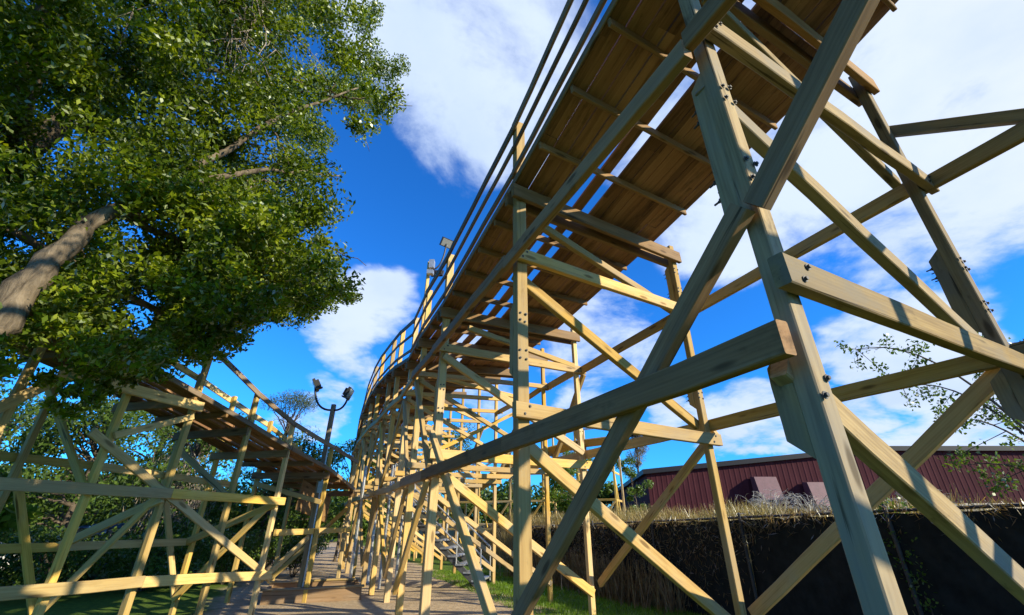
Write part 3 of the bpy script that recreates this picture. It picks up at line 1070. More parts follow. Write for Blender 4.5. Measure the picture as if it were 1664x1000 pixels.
for xa, xb in ((x0 - .25, 20.9), (20.9, x1)):
    for (a_, b_) in ((xa, xb),):
        p, q = wall_pt(a_), wall_pt(b_)
        za, zb = roof_z(max(a_, x0)), roof_z(b_)
        mb.quadbox([(p.x, p.y - .2, za - .1), (q.x, q.y - .2, zb - .1), (q.x + 3, q.y + 24, zb - .1), (p.x + 3, p.y + 24, za - .1),
                    (p.x, p.y - .2, za + .16), (q.x, q.y - .2, zb + .16), (q.x + 3, q.y + 24, zb + .16), (p.x + 3, p.y + 24, za + .16)])
mb.build('roof', M['fascia'], bld)
mb = MB()
p, q = wall_pt(21.), wall_pt(x1)
mb.quadbox([(p.x, p.y - .12, .8), (q.x, q.y - .12, .8), (q.x, q.y + .05, .8), (p.x, p.y + .05, .8), (p.x, p.y - .12, 2.55), (q.x, q.y - .12, 2.55), (q.x, q.y + .05, 2.55), (p.x, p.y + .05, 2.55)])
mb.build('foundation_band', M['conc'], bld)
for x, zc in ((14.25, 3.35), (17.0, 3.05)):
    p = wall_pt(x)
    mb = MB()
    wv, hv, dv = .62, .62, .8
    mb.quadbox([(p.x - wv, p.y - dv, zc - hv), (p.x + wv, p.y - dv, zc - hv), (p.x + wv, p.y - .05, zc - hv), (p.x - wv, p.y - .05, zc - hv),
                (p.x - wv, p.y - dv * .62, zc + hv * .92), (p.x + wv, p.y - dv * .62, zc + hv * .92), (p.x + wv, p.y - .05, zc + hv), (p.x - wv, p.y - .05, zc + hv)])
    h = mb.build('vent_hood', M['maroon_light'], bld, (p.x, p.y, zc))
    mb = MB()
    mb.box((p.x, p.y - .35, zc - hv - .3), (1.0, .6, .58))
    mb.build('vent_duct', M['maroon'], h, (p.x, p.y, zc - hv))

# ------------------------------------------------------------------ trees
def limb(mb, pts, r0, r1, n=9, jit=.03):
    pts = [Vector(p) for p in pts]
    out = []
    for i in range(len(pts) - 1):
        for k_ in range(4):
            t = k_ / 4
            out.append(lerp(pts[i], pts[i + 1], t) + Vector([random.gauss(0, jit) for _ in range(3)]) * (1 if i or k_ else 0))
    out.append(pts[-1])
    m_ = len(out)
    mb.tube(out, [lerp(r0, r1, (i / (m_ - 1)) ** .8) * random.uniform(.93, 1.07) for i in range(m_)], n)


CROWN = [(-5.2,6.87,5.44,0.73), (-7.11,3.87,5.84,0.23), (-6.62,3.89,5.83,0.59), (-4.06,3.26,8.68,0.7), (-7.98,4.15,9.16,0.49), (-6.65,6.42,13.56,0.64), (-5.1,3.31,6.11,0.4), (-4.42,4.81,8.47,0.68), (-5.73,4.47,8.28,0.64), (-4.47,6.26,10.04,0.38), (-5.77,2.5,6.47,0.31), (-7.12,4.83,8.28,0.42), (-7.07,5.8,6.17,0.51), (-4.91,3.11,6.24,0.44), (-7.04,2.95,9.07,0.39), (-7.09,5.14,5.82,0.55), (-4.91,2.75,8.48,0.48), (-5.13,6.58,15.78,0.73), (-3.32,4.58,3.83,0.45), (-5.62,4.84,6.66,0.49), (-8.1,4.88,11.79,0.74), (-4.42,4.98,6.67,0.41), (-6.81,5.78,4.46,0.51), (-3.87,7.21,5.25,0.37), (-4.83,7.38,11.9,0.7), (-7.11,5.18,12,0.73), (-6.11,4.68,3.93,0.63), (-5.97,5.55,11.65,0.61), (-5,2.76,4.59,0.24), (-4.92,2.77,7,0.55), (-5.22,2.7,8.62,0.29), (-7.27,5.83,6.54,0.68), (-3.89,4.31,4.96,0.61), (-3.33,6.22,9.83,0.46), (-4.68,4.53,2.66,0.2), (-6.61,4.27,10.97,0.54), (-7.17,5.8,11.02,0.67), (-8.23,4.66,9.26,0.49), (-5.44,5.83,7.87,0.6), (-5.96,6.02,14.89,0.49), (-4.92,4.21,7.64,0.58), (-6.16,4.88,8.26,0.39), (-4.15,5.97,6.07,0.72), (-5.07,3.72,6.37,0.49), (-5.71,6.69,17.98,0.49), (-7.44,5.31,10.01,0.43), (-5.37,5.01,6.16,0.5), (-7.24,4.81,5.62,0.41), (-7.89,5.12,4.62,0.23), (-6.69,5.75,16.17,0.46), (-4.65,4.48,11.18,0.72), (-5.79,3.9,4.67,0.44), (-4.55,3.37,10.23,0.39), (-7.89,3.07,9.25,0.48), (-6.83,3.97,6.28,0.56), (-2.26,4.95,8.17,0.48), (-7.58,3.73,8.15,0.45), (-3.12,4.61,4.85,0.63), (-5.94,2.53,7.11,0.64), (-6.79,5.32,9.44,0.39), (-4.33,3.93,11.46,0.36), (-4.05,4.01,8.8,0.74), (-6.99,4.08,10.29,0.68), (-4.38,5.33,4.59,0.42), (-8.3,3.62,8.38,0.31), (-4.66,5.34,3.42,0.23), (-5.21,3.24,9.02,0.52), (-4.17,4.27,3.11,0.43), (-5.69,3.01,7.71,0.56), (-4.16,5.91,5.58,0.73), (-4.23,4.34,10.38,0.39), (-8.53,3.94,11.02,0.51), (-5.23,2.38,7.6,0.34), (-6.41,4.13,5.72,0.41), (-8.14,4.25,11.17,0.6), (-2.98,4.36,9.56,0.58), (-5.38,2.27,6.97,0.53), (-4.18,3.52,7.66,0.64), (-6.27,4.51,8.37,0.71), (-4.44,6.26,4.92,0.54), (-4.4,8.2,7.38,0.34), (-5.94,6.35,12.04,0.52), (-6.96,3.36,9.86,0.39), (-8.26,3.41,8.96,0.48), (-5.29,4.66,9.83,0.51), (-7.13,4.31,5.7,0.55), (-6.51,3.4,6.66,0.54), (-6.26,3.71,4.77,0.23), (-4.05,4.17,6.84,0.69), (-5.08,3.05,9.51,0.37), (-4.02,5.51,4.18,0.38), (-4.23,4.25,5.15,0.52), (-6.34,3.04,9.64,0.23), (-6.03,7.24,10.73,0.68), (-5.39,6.74,7.92,0.51), (-4.74,5.74,5.4,0.49), (-7.25,2.93,8.48,0.66), (-6.08,6.9,12.1,0.48), (-3.37,5.08,5.6,0.57), (-4.8,8.07,15.66,0.58), (-7.76,4.75,10.92,0.72), (-4.44,5.16,4.71,0.71), (-6.95,3.93,7.6,0.71), (-7.51,4.53,5.57,0.55), (-4.33,5.54,8.33,0.58), (-3.07,5.62,10.23,0.6), (-7.35,2.94,8.12,0.25), (-6.56,4.54,5.32,0.64), (-5.36,4.94,13.8,0.56), (-3.61,8.09,13.62,0.62), (-3.9,7.21,14.4,0.45), (-4.32,8.09,6.5,0.73), (-4.57,3.85,5.15,0.6), (-6.83,4.72,4.1,0.49), (-4.99,4.39,8.43,0.69), (-5.92,3.76,11.09,0.47), (-4.91,4.06,11.39,0.42), (-6.85,6.17,9.59,0.41), (-4.41,6.38,9.07,0.71), (-3.29,4.22,4.73,0.39), (-5.22,7.28,10.52,0.69), (-4.21,8.51,12.8,0.66), (-4.7,7.15,16.49,0.54), (-4.47,3.9,10.12,0.55), (-7.99,4.23,7.13,0.45), (-4.95,5.54,13.05,0.74), (-4.22,3.8,10.47,0.62), (-6.38,4.54,7.7,0.74), (-5.15,3.68,4.81,0.58), (-4.97,2.56,4.92,0.22), (-6.14,6.89,5.77,0.73), (-3.96,5.61,6.96,0.72), (-7.01,5.27,6.37,0.43), (-5.03,3.84,5.56,0.55), (-5.64,2.25,6.87,0.39), (-7.67,3.58,9.21,0.59), (-4.89,2.94,4.04,0.22), (-3.96,4.71,5.3,0.73), (-7.44,4.75,5.06,0.42), (-4.18,4.95,9.9,0.38), (-5.1,7.51,8.98,0.55), (-6.38,3.34,6.23,0.61), (-4.33,3.86,9.22,0.56), (-6.8,3.49,7.33,0.71), (-4.65,5.24,5.23,0.67), (-3.16,4.7,8.94,0.48), (-7.39,4.83,5.22,0.6), (-5.83,3.85,10.35,0.46), (-7.82,5.29,14.11,0.58), (-3.95,7.74,12.93,0.58), (-6.63,5.16,9.82,0.47), (-7.3,3.21,9.11,0.7), (-5.12,4.37,9.01,0.4), (-4.73,5.56,5.69,0.7), (-8.15,4.69,7.27,0.43), (-4.12,3.96,5.82,0.45), (-4.67,4.34,9.31,0.38), (-5.22,6.58,7.16,0.57), (-7.32,5.24,15.65,0.23), (-5.39,2.39,7.45,0.46), (-6.54,3.05,7.11,0.49), (-3.69,4.62,7.56,0.73), (-4.98,7.43,5.5,0.72), (-5.42,3.59,8.47,0.63), (-4.92,5.66,12.4,0.69), (-6.1,3.33,9.3,0.43), (-4.95,7.7,10.3,0.6), (-5.66,4.18,9.93,0.54), (-3.84,5.2,10.83,0.68), (-5.72,3.95,3.88,0.5), (-6.87,4.22,5.72,0.72), (-5.91,4.47,13.1,0.44), (-6.16,3.92,9.71,0.41), (-5.1,3.84,3.05,0.53), (-3.84,4.26,3.16,0.36), (-6.47,3.81,7.91,0.51), (-4.51,5.31,3.73,0.47), (-4.25,5.49,5.88,0.54), (-5.81,3.39,5.53,0.52), (-3.5,4.9,3.56,0.25), (-4.12,7.52,11.65,0.73), (-6.75,4.88,4.28,0.55), (-8.13,4.36,10.23,0.53), (-4.4,4.69,6.86,0.39), (-2.94,5.51,5.45,0.23), (-6.26,6.57,8.23,0.67), (-6.62,3.75,5.41,0.34), (-4.51,5.56,11.64,0.39), (-6.11,2.86,7.06,0.47), (-5.64,5.19,8.37,0.48), (-5.43,2.51,5.79,0.22), (-6.89,5.59,5.76,0.67), (-6.92,3.69,9.26,0.46), (-6.26,5.52,10.42,0.46), (-6.9,4.78,12.64,0.51), (-6.51,5.93,7.34,0.49), (-5.42,5.91,6.32,0.5), (-4.49,4.04,5.19,0.42), (-4.2,3.29,6.73,0.48), (-3.08,4.3,4.87,0.46), (-4.36,3.89,5.69,0.63), (-3.42,5.16,4.8,0.61), (-6.75,5.08,14.16,0.46), (-7.03,6.33,7.15,0.5), (-7.07,4.34,6.15,0.73), (-8.16,4.44,6.89,0.61), (-5.92,5.42,7.19,0.59), (-5.54,3.33,6.75,0.63), (-4.91,7.49,8.53,0.5), (-2.37,4.65,7.16,0.32), (-4.83,4.71,2.85,0.26), (-5.35,6.08,7.47,0.63), (-4.42,3.81,6.73,0.39), (-7.14,4.02,6.61,0.5), (-5.48,3.19,6.38,0.7), (-4.74,2.92,8.71,0.63), (-5.53,2.76,5.47,0.25), (-4.05,6.72,5.23,0.56), (-8.65,3.41,10.46,0.31), (-6.39,3.94,7.65,0.56), (-5.52,6.59,7.06,0.64), (-7.35,5.41,7.92,0.64), (-6.33,6.09,14.51,0.49), (-4,5.23,4.56,0.48), (-5.45,4.74,7.3,0.52), (-3.12,4.8,5.72,0.71), (-4.98,5.68,4.71,0.6), (-4.63,3.43,9.23,0.65), (-7.43,4.12,10.51,0.66), (-5.5,3.2,8.48,0.63), (-2.83,4.37,3.78,0.31), (-3.83,4.86,3.96,0.58), (-4.23,5.78,3.9,0.4), (-5.61,3.74,3.64,0.24), (-5.09,5.13,3.11,0.21), (-2.54,5.46,4.65,0.33), (-4.04,8.09,6.68,0.41), (-3.88,5.89,4.78,0.44), (-4.11,4.77,3.94,0.43), (-5.45,6.46,4.86,0.52), (-7.14,5.06,3.97,0.59), (-5.58,4.83,3.85,0.44), (-3.82,4.72,3.48,0.38), (-5.89,5.28,4.32,0.58), (-4.51,5.62,3.68,0.26), (-6.98,4.63,4.19,0.31), (-7.65,5.56,4.87,0.72), (-4.85,6.63,5.57,0.75), (-5.24,4.06,2.91,0.26), (-5.59,4.97,3.04,0.25), (-5.22,3.89,2.94,0.37), (-4.14,6.22,4.41,0.2), (-5,5.45,3.34,0.24), (-6.67,5.13,4.48,0.68), (-5.32,5.92,5.24,0.75), (-7.69,5.38,4.94,0.4), (-4.55,3.3,2.85,0.29), (-6.52,4.48,3.65,0.24), (-3.09,5.79,4.71,0.43), (-5.22,5.32,3.45,0.5), (-4.6,4,3.68,0.39), (-5.72,5.26,3.99,0.48), (-6.23,4.95,4.61,0.5), (-6.92,5.61,4.57,0.5), (-4.85,7.79,6.33,0.55), (-3.6,7.52,5.64,0.46), (-4.37,5.65,3.84,0.43), (-2.85,6.62,5.15,0.21), (-5.57,7.05,4.93,0.46), (-4.73,5.68,4.13,0.39), (-5.05,5.25,3.21,0.22), (-6.37,4.79,3.18,0.35), (-4.71,3.16,3.3,0.23), (-3.31,5.57,4.78,0.63), (-3.27,4.13,3.86,0.39), (-6.18,7.12,5.57,0.45), (-3.87,4.28,4.24,0.45), (-7.25,6.13,4.96,0.39), (-3.2,4.99,4.3,0.42), (-6.45,4.73,3.97,0.42), (-3.38,4.41,4.32,0.62), (-4.44,4.4,3.31,0.41), (-5.1,6.55,5.64,0.69), (-3.2,6.64,5.73,0.23), (-5.63,7.24,5.31,0.46), (-3.08,5.38,4.44,0.4), (-2.63,5.03,4.57,0.53), (-4.79,7.61,5.47,0.59), (-4.32,4.32,2.97,0.28), (-4.83,7.61,5.87,0.64), (-5.63,5.57,3.02,0.21), (-3.73,5.27,4.69,0.41), (-4.58,7.99,5.99,0.41), (-4.16,6.86,5.69,0.46), (-3.97,6.7,4.92,0.36), (-3.4,7.91,5.75,0.21), (-4.48,4.06,3.6,0.39), (-7.18,5.76,5.17,0.61), (-3.48,4.32,4.24,0.38), (-7.49,5.77,4.77,0.72), (-4.8,8.1,5.78,0.63), (-6.2,4.66,3.44,0.53), (-3.93,4.64,4.07,0.51), (-3.89,7,5.75,0.56), (-4.42,5.55,5.04,0.53), (-6,6.62,5,0.4), (-4.58,4.11,4.11,0.5), (-3.72,4.69,3.69,0.39), (-5.25,5.44,3.68,0.49), (-6.28,5.67,5.13,0.39), (-4.4,6.3,4.31,0.23), (-5.38,7.63,5.48,0.45), (-6.02,4.29,3.34,0.34), (-4.16,8.47,5.99,0.38), (-5.16,6.22,5.25,0.67), (-5.27,4.66,4.21,0.61), (-6.36,5.27,4.62,0.49), (-4.67,3.74,2.79,0.23), (-6.52,4.72,4.41,0.5), (-5.15,5.3,4.83,0.47), (-5.75,7.5,6.21,0.47), (-6.38,5.75,4.8,0.63), (-7.57,5.19,4.66,0.39), (-5.09,3.47,3.3,0.22), (-6.29,5.43,4.48,0.61), (-4.72,5.1,3.49,0.48), (-4.61,3.19,3.23,0.36), (-5.34,3.52,3.7,0.29), (-5.62,5.43,3.96,0.41), (-6.26,5.39,4.89,0.52)]
big = empty('shade_tree', (-6.5, 3.0, 0), 'big leafy shade tree filling the upper left, its crown hanging over the low coaster', 'tree')
mb = MB()
limb(mb, [(-6.5, 3.0, -.2), (-6.2, 3.1, 1.4), (-5.5, 3.4, 2.6), (-4.93, 3.76, 3.35), (-4.88, 3.83, 4.1), (-4.75, 4.0, 4.75), (-4.6, 4.3, 5.4)], .29, .05, 12)
limb(mb, [(-6.4, 3.05, .8), (-6.7, 3.6, 3.), (-6.9, 4.3, 6.), (-6.6, 5., 9.), (-6.2, 5.6, 12.)], .34, .07, 10)
limb(mb, [(-6.8, 4., 5.), (-7.3, 5., 6.2), (-8., 6.3, 6.9)], .16, .04)
limb(mb, [(-6.9, 4.3, 6.), (-5.2, 2.4, 8.6), (-2.6, 1.0, 11.2), (-.5, -.5, 12.3)], .17, .03)  # this and the next two limbs carry the unseen crown added for shade
limb(mb, [(-6.4, 3.05, .8), (-6.0, 1.4, 4.2), (-4.2, -.6, 7.2), (-1.6, -1.8, 8.8), (.4, -2.4, 9.8)], .26, .03)
limb(mb, [(-4.2, -.6, 7.2), (-3.0, .2, 8.8), (-1.2, .6, 10.)], .1, .02)
mb.build('trunk', M['bark'], big, (-6.5, 3.0, 0), True)
mb = MB()
base = Vector((-4.7, 4.05, 4.9))
sprays = []
for tip, st in (((-3.4, 5.5, 5.6), base), ((-3.2, 6.1, 7.4), (-4.6, 4.3, 5.4)), ((-3.0, 5.6, 9.2), (-4.6, 4.3, 5.4)), ((-4.4, 5.6, 4.7), base), ((-3.0, 6.2, 9.5), (-6.5, 5., 9.)), ((-5.5, 7., 8.4), (-6.7, 4.6, 7.)), ((-3.6, 4.6, 11.), (-6.5, 5., 9.5)), ((-3.9, 6.6, 6.6), (-4.6, 4.3, 5.4)), ((-6.2, 6.4, 4.6), (-6.9, 4.3, 5.6))):
    st, tip = Vector(st), Vector(tip)
    m1 = lerp(st, tip, .5) + Vector((random.gauss(0, .15), random.gauss(0, .15), .25))
    limb(mb, [st, m1, tip], .06, .012, 7, .025)
    for t_ in (.35, .55, .75, .9):
        sprays.append(lerp(st, tip, t_) + Vector((0, 0, .12)))
    for _ in range(7):
        q = lerp(st, tip, random.uniform(.35, .95))
        e = q + Vector((random.gauss(0, .6), random.gauss(0, .6), random.gauss(0, .5)))
        limb(mb, [q, lerp(q, e, .5) + Vector((0, 0, .06)), e], .02, .005, 5, .02)
        sprays.append(lerp(q, e, .6))
mb.build('branches', M['bark'], big, tuple(base), True)
# bare hanging twigs
mb = MB()
for _ in range(6):
    q = Vector((-4.6, 3.9, 9.1)) + Vector((random.gauss(.0, .5), random.gauss(0, .4), random.gauss(.1, .2)))
    for _k in range(9):
        e = q + Vector((random.gauss(.1, .55), random.gauss(0, .4), random.uniform(-1.9, -.4)))
        limb(mb, [q, lerp(q, e, .5) + Vector((random.gauss(0, .1), random.gauss(0, .1), .15)), e], .012, .004, 5, .03)
        for _j in range(2):
            g = lerp(q, e, random.uniform(.4, .9)); e2 = g + Vector((random.gauss(0, .3), random.gauss(0, .3), random.uniform(-.6, 0)))
            limb(mb, [g, e2], .007, .003, 4, .02)
mb.build('dead_twigs', M['twig'], big, (-4.6, 3.9, 9.), True)
cl = []
for (x, y, z, r) in CROWN:
    n__ = int(880 * (r / .55) ** 2)
    # several sprays per clump
    k_ = max(3, int(7 * r / .5))
    subs = ball(k_, (x, y, z), r * .75, .2)
    for sx in subs:
        cl.append(ball(max(10, n__ // k_), sx, (r * .5, r * .5, r * .4), .1))
for e in sprays:
    cl.append(ball(110, tuple(e), (.3, .3, .25), .1))
# crown beyond the frame: above and to the left
for _ in range(120):
    th = random.uniform(0, 2 * math.pi)
    x, y, z = -7.6 + random.gauss(0, 2.2), 3.6 + random.gauss(0, 2.6), 9.5 + random.gauss(0, 2.2)
    if x > -4.8 and z < 12.5: continue
    if z < 5.5: continue
    cl.append(ball(420, (x, y, z), (.8, .8, .6), .2))
# unseen crown part added above the camera to shade the visible leaves
k_ = 0
while k_ < 125:
    x, y, z = random.uniform(-4.8, -.2), random.uniform(-4.0, 2.6), random.uniform(6.3, 13.0)
    hd = math.hypot(x, y)
    if y > 0 and z < 2.6 + 2.25 * hd: continue
    if z < 9.5 and x * N.x + y * N.y > .9: continue
    if y <= 0 and hd < 1.5 and z < 8: continue
    k_ += 1
    cl.append(ball(430, (x, y, z), (.75, .75, .55), .2))
cl = np.concatenate(cl)
lq_ = leaves(cl, .088, .042, .3)
link('crown', quads_mesh('crown', lq_ - np.array([-6.5, 3.0, 0])), M['leaf'], big, Matrix.Translation((-6.5, 3.0, 0)))
print('crown leaves', len(cl))


def tree(name, label, x, y, h, r, mat, n=5000, ls_=.16, trunk=.14, clumps=26, low=.3, bk='bark_dark', shape='round', lw=.45, group=None, cat='tree'):
    z0 = gz(x, y)
    t = empty(name, (x, y, z0), label, cat, group)
    mb = MB()
    lean = Vector((random.gauss(0, .25), random.gauss(0, .25), 0))
    limb(mb, [(x, y, z0 - .2), (x + lean.x * .4, y + lean.y * .4, z0 + h * .35), (x + lean.x, y + lean.y, z0 + h * .85)], trunk, trunk * .2, 8, .03)
    cs = []
    for k_ in range(clumps):
        f = random.uniform(low, 1)
        if shape == 'cone':
            rr = r * (1.08 - f) * random.uniform(.5, 1)
        else:
            g = (f - low) / (1 - low)
            rr = r * math.sqrt(max(.05, 1 - (2 * g - 1) ** 2)) * random.uniform(.35, 1)
        a = random.uniform(0, 2 * math.pi)
        cpos = Vector((x + lean.x * f + rr * math.cos(a), y + lean.y * f + rr * math.sin(a), z0 + h * f - r * .12))
        st = Vector((x + lean.x * f * .7, y + lean.y * f * .7, z0 + h * f * .75))
        limb(mb, [st, lerp(st, cpos, .5) + Vector((0, 0, .1)), cpos], trunk * .28, .012, 5, .03)
        cr = r * random.uniform(.22, .42)
        cs.append(ball(n // clumps, tuple(cpos), (cr, cr, cr * .75), .15))
    mb.build('trunk', M[bk], t, (x, y, z0), True)
    c_ = np.concatenate(cs)
    link('crown', quads_mesh('crown', leaves(c_, ls_, ls_ * lw, .25) - np.array([x, y, z0])), M[mat], t, Matrix.Translation((x, y, z0)))
    return t


def shrub(name, label, x, y, h, r, mat, n=2500, ls_=.1, group=None, cat='shrub', lw=.5):
    z0 = gz(x, y)
    t = empty(name, (x, y, z0), label, cat, group)
    mb = MB(); cs = []
    for k_ in range(14):
        a = random.uniform(0, 6.28); rr = r * random.uniform(.2, .9)
        tip = Vector((x + rr * math.cos(a), y + rr * math.sin(a), z0 + h * random.uniform(.35, .95)))
        limb(mb, [(x, y, z0 - .05), lerp(Vector((x, y, z0)), tip, .5) + Vector((0, 0, .1)), tip], .02, .006, 5, .02)
        cs.append(ball(n // 14, tuple(tip), (r * .4, r * .4, h * .28), .1))
    mb.build('stem', M['bark_dark'], t, (x, y, z0))
    link('foliage', quads_mesh('foliage', leaves(np.concatenate(cs), ls_, ls_ * lw, .1) - np.array([x, y, z0])), M[mat], t, Matrix.Translation((x, y, z0)))
    return t
GB = 'dark trees behind the low coaster'
DK = 'dark evergreen tree behind the low coaster, '
for (x, y, h, r, mt, txt, nn) in (
        (-17.5, 12.5, 6.2, 2.6, 'leaf_mid', 'broad and low beside the parked cars', 6000),
        (-14.0, 15.0, 5.6, 2.3, 'leaf_dark', 'just left of the moss-hung one', 6000),
        (-10.9, 15.6, 5.6, 2.2, 'leaf_dark', 'hung with grey moss at its trunk', 6000),
        (-15.5, 19.5, 6.5, 2.8, 'leaf_dark', 'standing in the second row', 6000),
        (-9.2, 18.8, 5.0, 2.0, 'leaf_dark', 'right of the moss-hung one', 6000),
        (-19.5, 17.0, 6.2, 2.8, 'leaf_mid', 'farthest to the left', 6000)):
    tree('evergreen_tree', DK + txt, x, y, h, r * 1.15, mt, int(nn * 1.9), .17, .2, 40, .08, group=GB)
tree('feathery_pine', 'airy grey green pine rising above the low coaster handrail', -10.6, 20.5, 7.4, 2.0, 'leaf_grey', 9000, .2, .14, 34, .3, lw=.12, cat='tree')
tree('young_tree', 'bright green young tree behind the twin-lamp pole', -8.2, 23.0, 5.4, 1.4, 'leaf_bright', 4000, .16, .08, 18, .35)
tree('young_tree', 'leafy green tree seen between the centre trestle posts', -4.2, 31.0, 7.6, 2.6, 'leaf_mid', 6000, .2, .16, 26, .25)
tree('young_tree', 'yellow green bushy tree right of the centre post', 2.6, 20.2, 3.0, 1.15, 'leaf_bright', 4500, .13, .06, 18, .2)
tree('dead_conifer', 'tall brown dead conifer just left of the maroon building', 8.3, 30.5, 6.2, 1.5, 'leaf_dead', 5200, .3, .13, 34, .1, shape='cone', lw=.1)
tree('dead_conifer', 'bare grey brown conifer behind the yellow green bushy tree', 4.6, 31.5, 5.4, 1.5, 'leaf_dead', 3600, .3, .13, 30, .15, lw=.1)
tree('young_tree', 'pale green slim tree at the foot of the brown conifer', 6.8, 25.5, 3.4, .9, 'leaf_mid', 2600, .14, .06, 14, .2)
tree('fan_leaf_palm', 'small yellow green broad leaved plant at the left edge behind the braces', -10.2, 8.6, 2.5, .8, 'leaf_bright', 1100, .28, .07, 12, .4, cat='tree')
for (x, y, h, r, mt, txt) in (
        (-12.6, 11.2, 1.25, 1.3, 'leaf_dark', 'dark green shrub by the cars, leftmost of the row'),
        (-11.0, 12.3, 1.35, 1.3, 'leaf_dark', 'dark green rounded shrub below the middle back brace'),
        (-9.6, 13.2, 1.2, 1.2, 'leaf_mid', 'mid green shrub beneath the left coaster deck'),
        (-8.2, 14.4, 1.3, 1.2, 'leaf_dark', 'dark green shrub in front of the mossy trunk'),
        (-13.8, 9.6, 1.3, 1.3, 'leaf_mid', 'mid green shrub at the far left end of the row'),
        (-7.2, 16.6, 1.2, 1.1, 'leaf_dark', 'dark green shrub, rightmost of the row by the dip')):
    shrub('garden_shrub', txt, x, y, h, r, mt, 3600, .1, 'shrubs under the low coaster')
shrub('wild_shrub', 'green leafy shrub growing over the fence beside the big near post', 5.8, 7.1, 1.95, .4, 'leaf_mid', 1300, .07)
# moss hanging on the trunk of the mossy tree
mb = MB()
c = np.column_stack([rng.normal(-10.7, .5, 2600), rng.normal(15.0, .4, 2600), rng.uniform(.8, 3.6, 2600)])
mo = empty('hanging_moss', (-10.7, 15.0, 2.2), 'pale grey moss strands hanging in the dark tree', 'moss')
link('strands', quads_mesh('strands', leaves(c, .3, .018, 3.) - np.array([-10.7, 15.0, 2.2])), M['twig'], mo, Matrix.Translation((-10.7, 15.0, 2.2)))

# grey dead bush in front of the building
for (x, y, k_, lab) in ((12.9, 23.5, 70, 'silver grey dead bush of arching stems in front of the left vent'), (15.0, 23.8, 44, 'smaller grey dead bush before the right vent'), (19.3, 22.4, 44, 'grey leafless bush behind the big near post')):
    z0 = gz(x, y)
    t = empty('dead_bush', (x, y, z0), lab, 'bush')
    mb = MB()
    for _ in range(k_):
        a = random.uniform(0, 6.28); ln = random.uniform(.5, 1.2)
        p0 = Vector((x + random.gauss(0, .15), y + random.gauss(0, .15), z0 - .05))
        tip = p0 + Vector((math.cos(a) * ln, math.sin(a) * ln, random.uniform(.5, 1.5)))
        top = lerp(p0, tip, .55) + Vector((0, 0, .75))
        pts = [p0 * (1 - u) ** 2 + top * 2 * u * (1 - u) + tip * u * u for u in [j / 8 for j in range(9)]]
        mb.tube(pts, [.024 - .002 * j for j in range(9)], 5)
        for _k in range(5):
            g = pts[random.randint(3, 8)]
            e = g + Vector((random.gauss(0, .22), random.gauss(0, .22), random.gauss(-.05, .15)))
            mb.tube([g, lerp(g, e, .5) + Vector((0, 0, .05)), e], [.008, .006, .004], 4)
    mb.build('stems', M['moss'], t, (x, y, z0))

# leafy sapling arching in from the right, behind the fence
sx, sy = 8.7, 6.9
z0 = gz(sx, sy)
t = empty('sapling', (sx, sy, z0), 'thin arching sapling with sparse small leaves at the right edge', 'tree')
mb = MB(); cs = []
for tip in ((7.0, 8.2, 4.75), (7.7, 8.3, 4.0), (8.1, 7.6, 4.9), (7.5, 7.5, 3.2), (8.6, 7.7, 4.2), (8.9, 8.3, 3.6), (7.9, 7.9, 2.5), (9.4, 7.4, 4.6)):
    tip = Vector(tip); p0 = Vector((sx, sy, z0 - .1))
    mid = Vector((lerp(p0.x, tip.x, .35), lerp(p0.y, tip.y, .35), tip.z + .1))
    pts = [p0 * (1 - u) ** 2 + mid * 2 * u * (1 - u) + tip * u * u for u in [j / 12 for j in range(13)]]
    mb.tube(pts, [.028 - .0019 * j for j in range(13)], 6)
    for _ in range(12):
        j = random.randint(5, 12)
        e = pts[j] + Vector((random.gauss(0, .3), random.gauss(0, .3), random.gauss(-.1, .22)))
        mb.tube([pts[j], lerp(pts[j], e, .5), e], [.007, .005, .003], 4)
        for u in (.5, .8, 1.):
            cs.append(ball(11, tuple(lerp(pts[j], e, u)), .14, .1))
mb.build('trunk', M['bark'], t, (sx, sy, z0), True)
link('crown', quads_mesh('crown', leaves(np.concatenate(cs), .085, .045, .4) - np.array([sx, sy, z0])), M['leaf_mid'], t, Matrix.Translation((sx, sy, z0)))

# far wood closing the horizon
c = []
for a in np.arange(-75, 30, 1.1):
    if -3 > a > -30 or True:
        D = random.uniform(48, 62)
        x, y = D * math.sin(R(a)), D * math.cos(R(a))
        for _ in range(4):
            c.append(ball(200, (x + random.gauss(0, 1.2), y, random.uniform(.8, 4.6)), (1.6, 1.2, 1.3), .2))
tag(link('far_wood', quads_mesh('far_wood', leaves(np.concatenate(c), .55, .3, .1)), M['leaf_dark']), 'distant belt of dark green wood along the horizon', 'woods', kind='stuff')


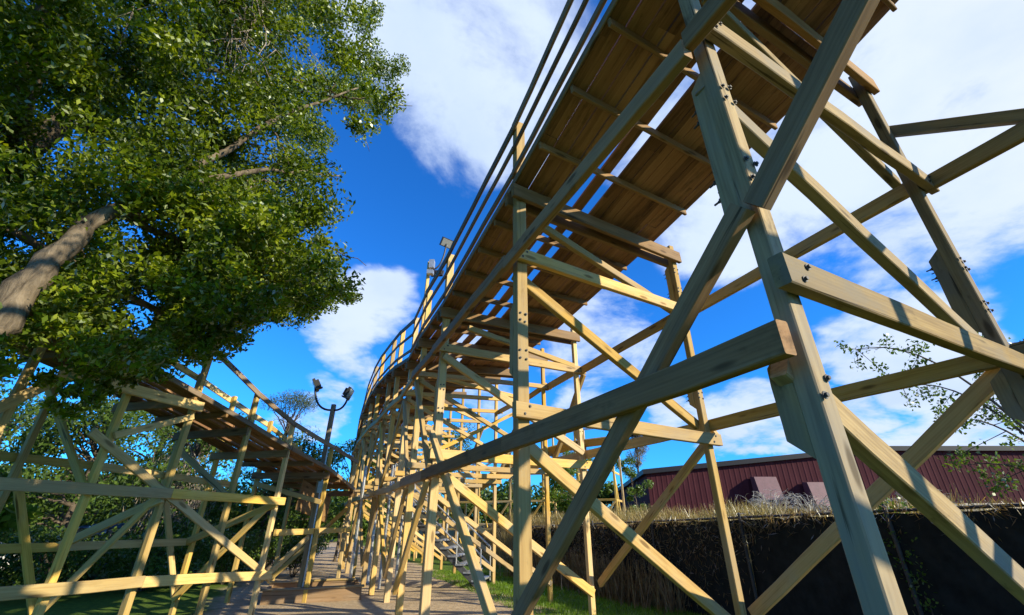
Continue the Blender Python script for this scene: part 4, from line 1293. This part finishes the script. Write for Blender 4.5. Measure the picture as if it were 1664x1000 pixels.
# ------------------------------------------------------------------ parked cars beyond the shrubs
def car(label, x, y, rz, paint):
    z0 = gz(x, y)
    t = empty('parked_car', (x, y, z0), label, 'car', 'cars parked beyond the shrubs')
    base = Matrix.Translation((x, y, z0)) @ Matrix.Rotation(rz, 4, 'Z')
    prof = [(-2.2, .45), (-2.25, .75), (-2.1, .98), (-1.85, 1.05), (-1.25, 1.5), (-.6, 1.62), (.35, 1.58), (1.05, 1.12), (1.9, .98), (2.2, .8), (2.25, .5), (2.1, .3), (-2.1, .3)]

    def loft(pr, ws, name, mat, par):
        vv, ff = [], []
        n__ = len(pr)
        for sgn, k_ in ((-1, 0), (-1, 1), (1, 1), (1, 0)):
            for (px, pz) in pr:
                wv = ws(pz)
                f = .95 if k_ == 0 else 1.
                cx = sum(p[0] for p in pr) / n__; cz = sum(p[1] for p in pr) / n__
                vv.append((cx + (px - cx) * (f if k_ == 0 else 1), sgn * wv * (1 if k_ == 0 else .93), cz + (pz - cz) * (f if k_ == 0 else 1)))
        for r_ in range(3):
            for i in range(n__):
                j = (i + 1) % n__
                ff.append((r_ * n__ + i, r_ * n__ + j, (r_ + 1) * n__ + j, (r_ + 1) * n__ + i))
        ff.append(tuple(range(n__))); ff.append(tuple(range(3 * n__, 4 * n__)))
        me = bpy.data.meshes.new(name); me.from_pydata(vv, [], ff)
        return link(name, me, mat, par, base)
    body = loft(prof, lambda z: .9 if z < 1.05 else .9 - (z - 1.05) * .35, 'body', paint, t)
    for sgn in (-1, 1):
        mb = MB()
        for (xa, xb, ta, tb_) in ((-1.55, -.5, -1.15, -.5), (-.42, .85, -.42, .3)):
            mb.quadbox([(xa, sgn * .885, 1.07), (xb, sgn * .885, 1.07), (xb, sgn * .905, 1.07), (xa, sgn * .905, 1.07), (ta, sgn * .74, 1.47), (tb_, sgn * .74, 1.47), (tb_, sgn * .765, 1.47), (ta, sgn * .765, 1.47)])
        link('window', mb.mesh('window'), M['window'], t, base)
    mb = MB(); mb.quadbox([(.45, -.68, 1.56), (.45, .68, 1.56), (1.08, .78, 1.14), (1.08, -.78, 1.14), (.48, -.68, 1.6), (.48, .68, 1.6), (1.11, .78, 1.17), (1.11, -.78, 1.17)])
    link('windscreen', mb.mesh('windscreen'), M['window'], t, base)
    for wx in (-1.35, 1.4):
        for sgn in (-1, 1):
            mb = MB(); mb.tube([(wx, sgn * .72, .33), (wx, sgn * .93, .33)], .33, 20)
            wh = link('wheel', mb.mesh('wheel'), M['tyre'], t, base)
            mb = MB(); mb.tube([(wx, sgn * .925, .33), (wx, sgn * .94, .33)], .2, 14)
            link('rim', mb.mesh('rim'), M['steel'], wh, base)
    for sgn in (-1, 1):
        mb = MB(); mb.box((2.2, sgn * .65, .78), (.1, .3, .16)); link('headlight', mb.mesh('headlight'), M['lampwhite'], t, base)
        mb = MB(); mb.box((-2.22, sgn * .7, .82), (.08, .2, .22)); link('tail_light', mb.mesh('tail_light'), M['lampred'], t, base)


car('white car parked behind the shrubs at the far left', -16.6, 13.6, R(35), M['cap_red'])
car('blue car parked beside the white one behind the shrubs', -13.4, 16.9, R(30), M['car_blue'])
print('objects', len(scene.objects))
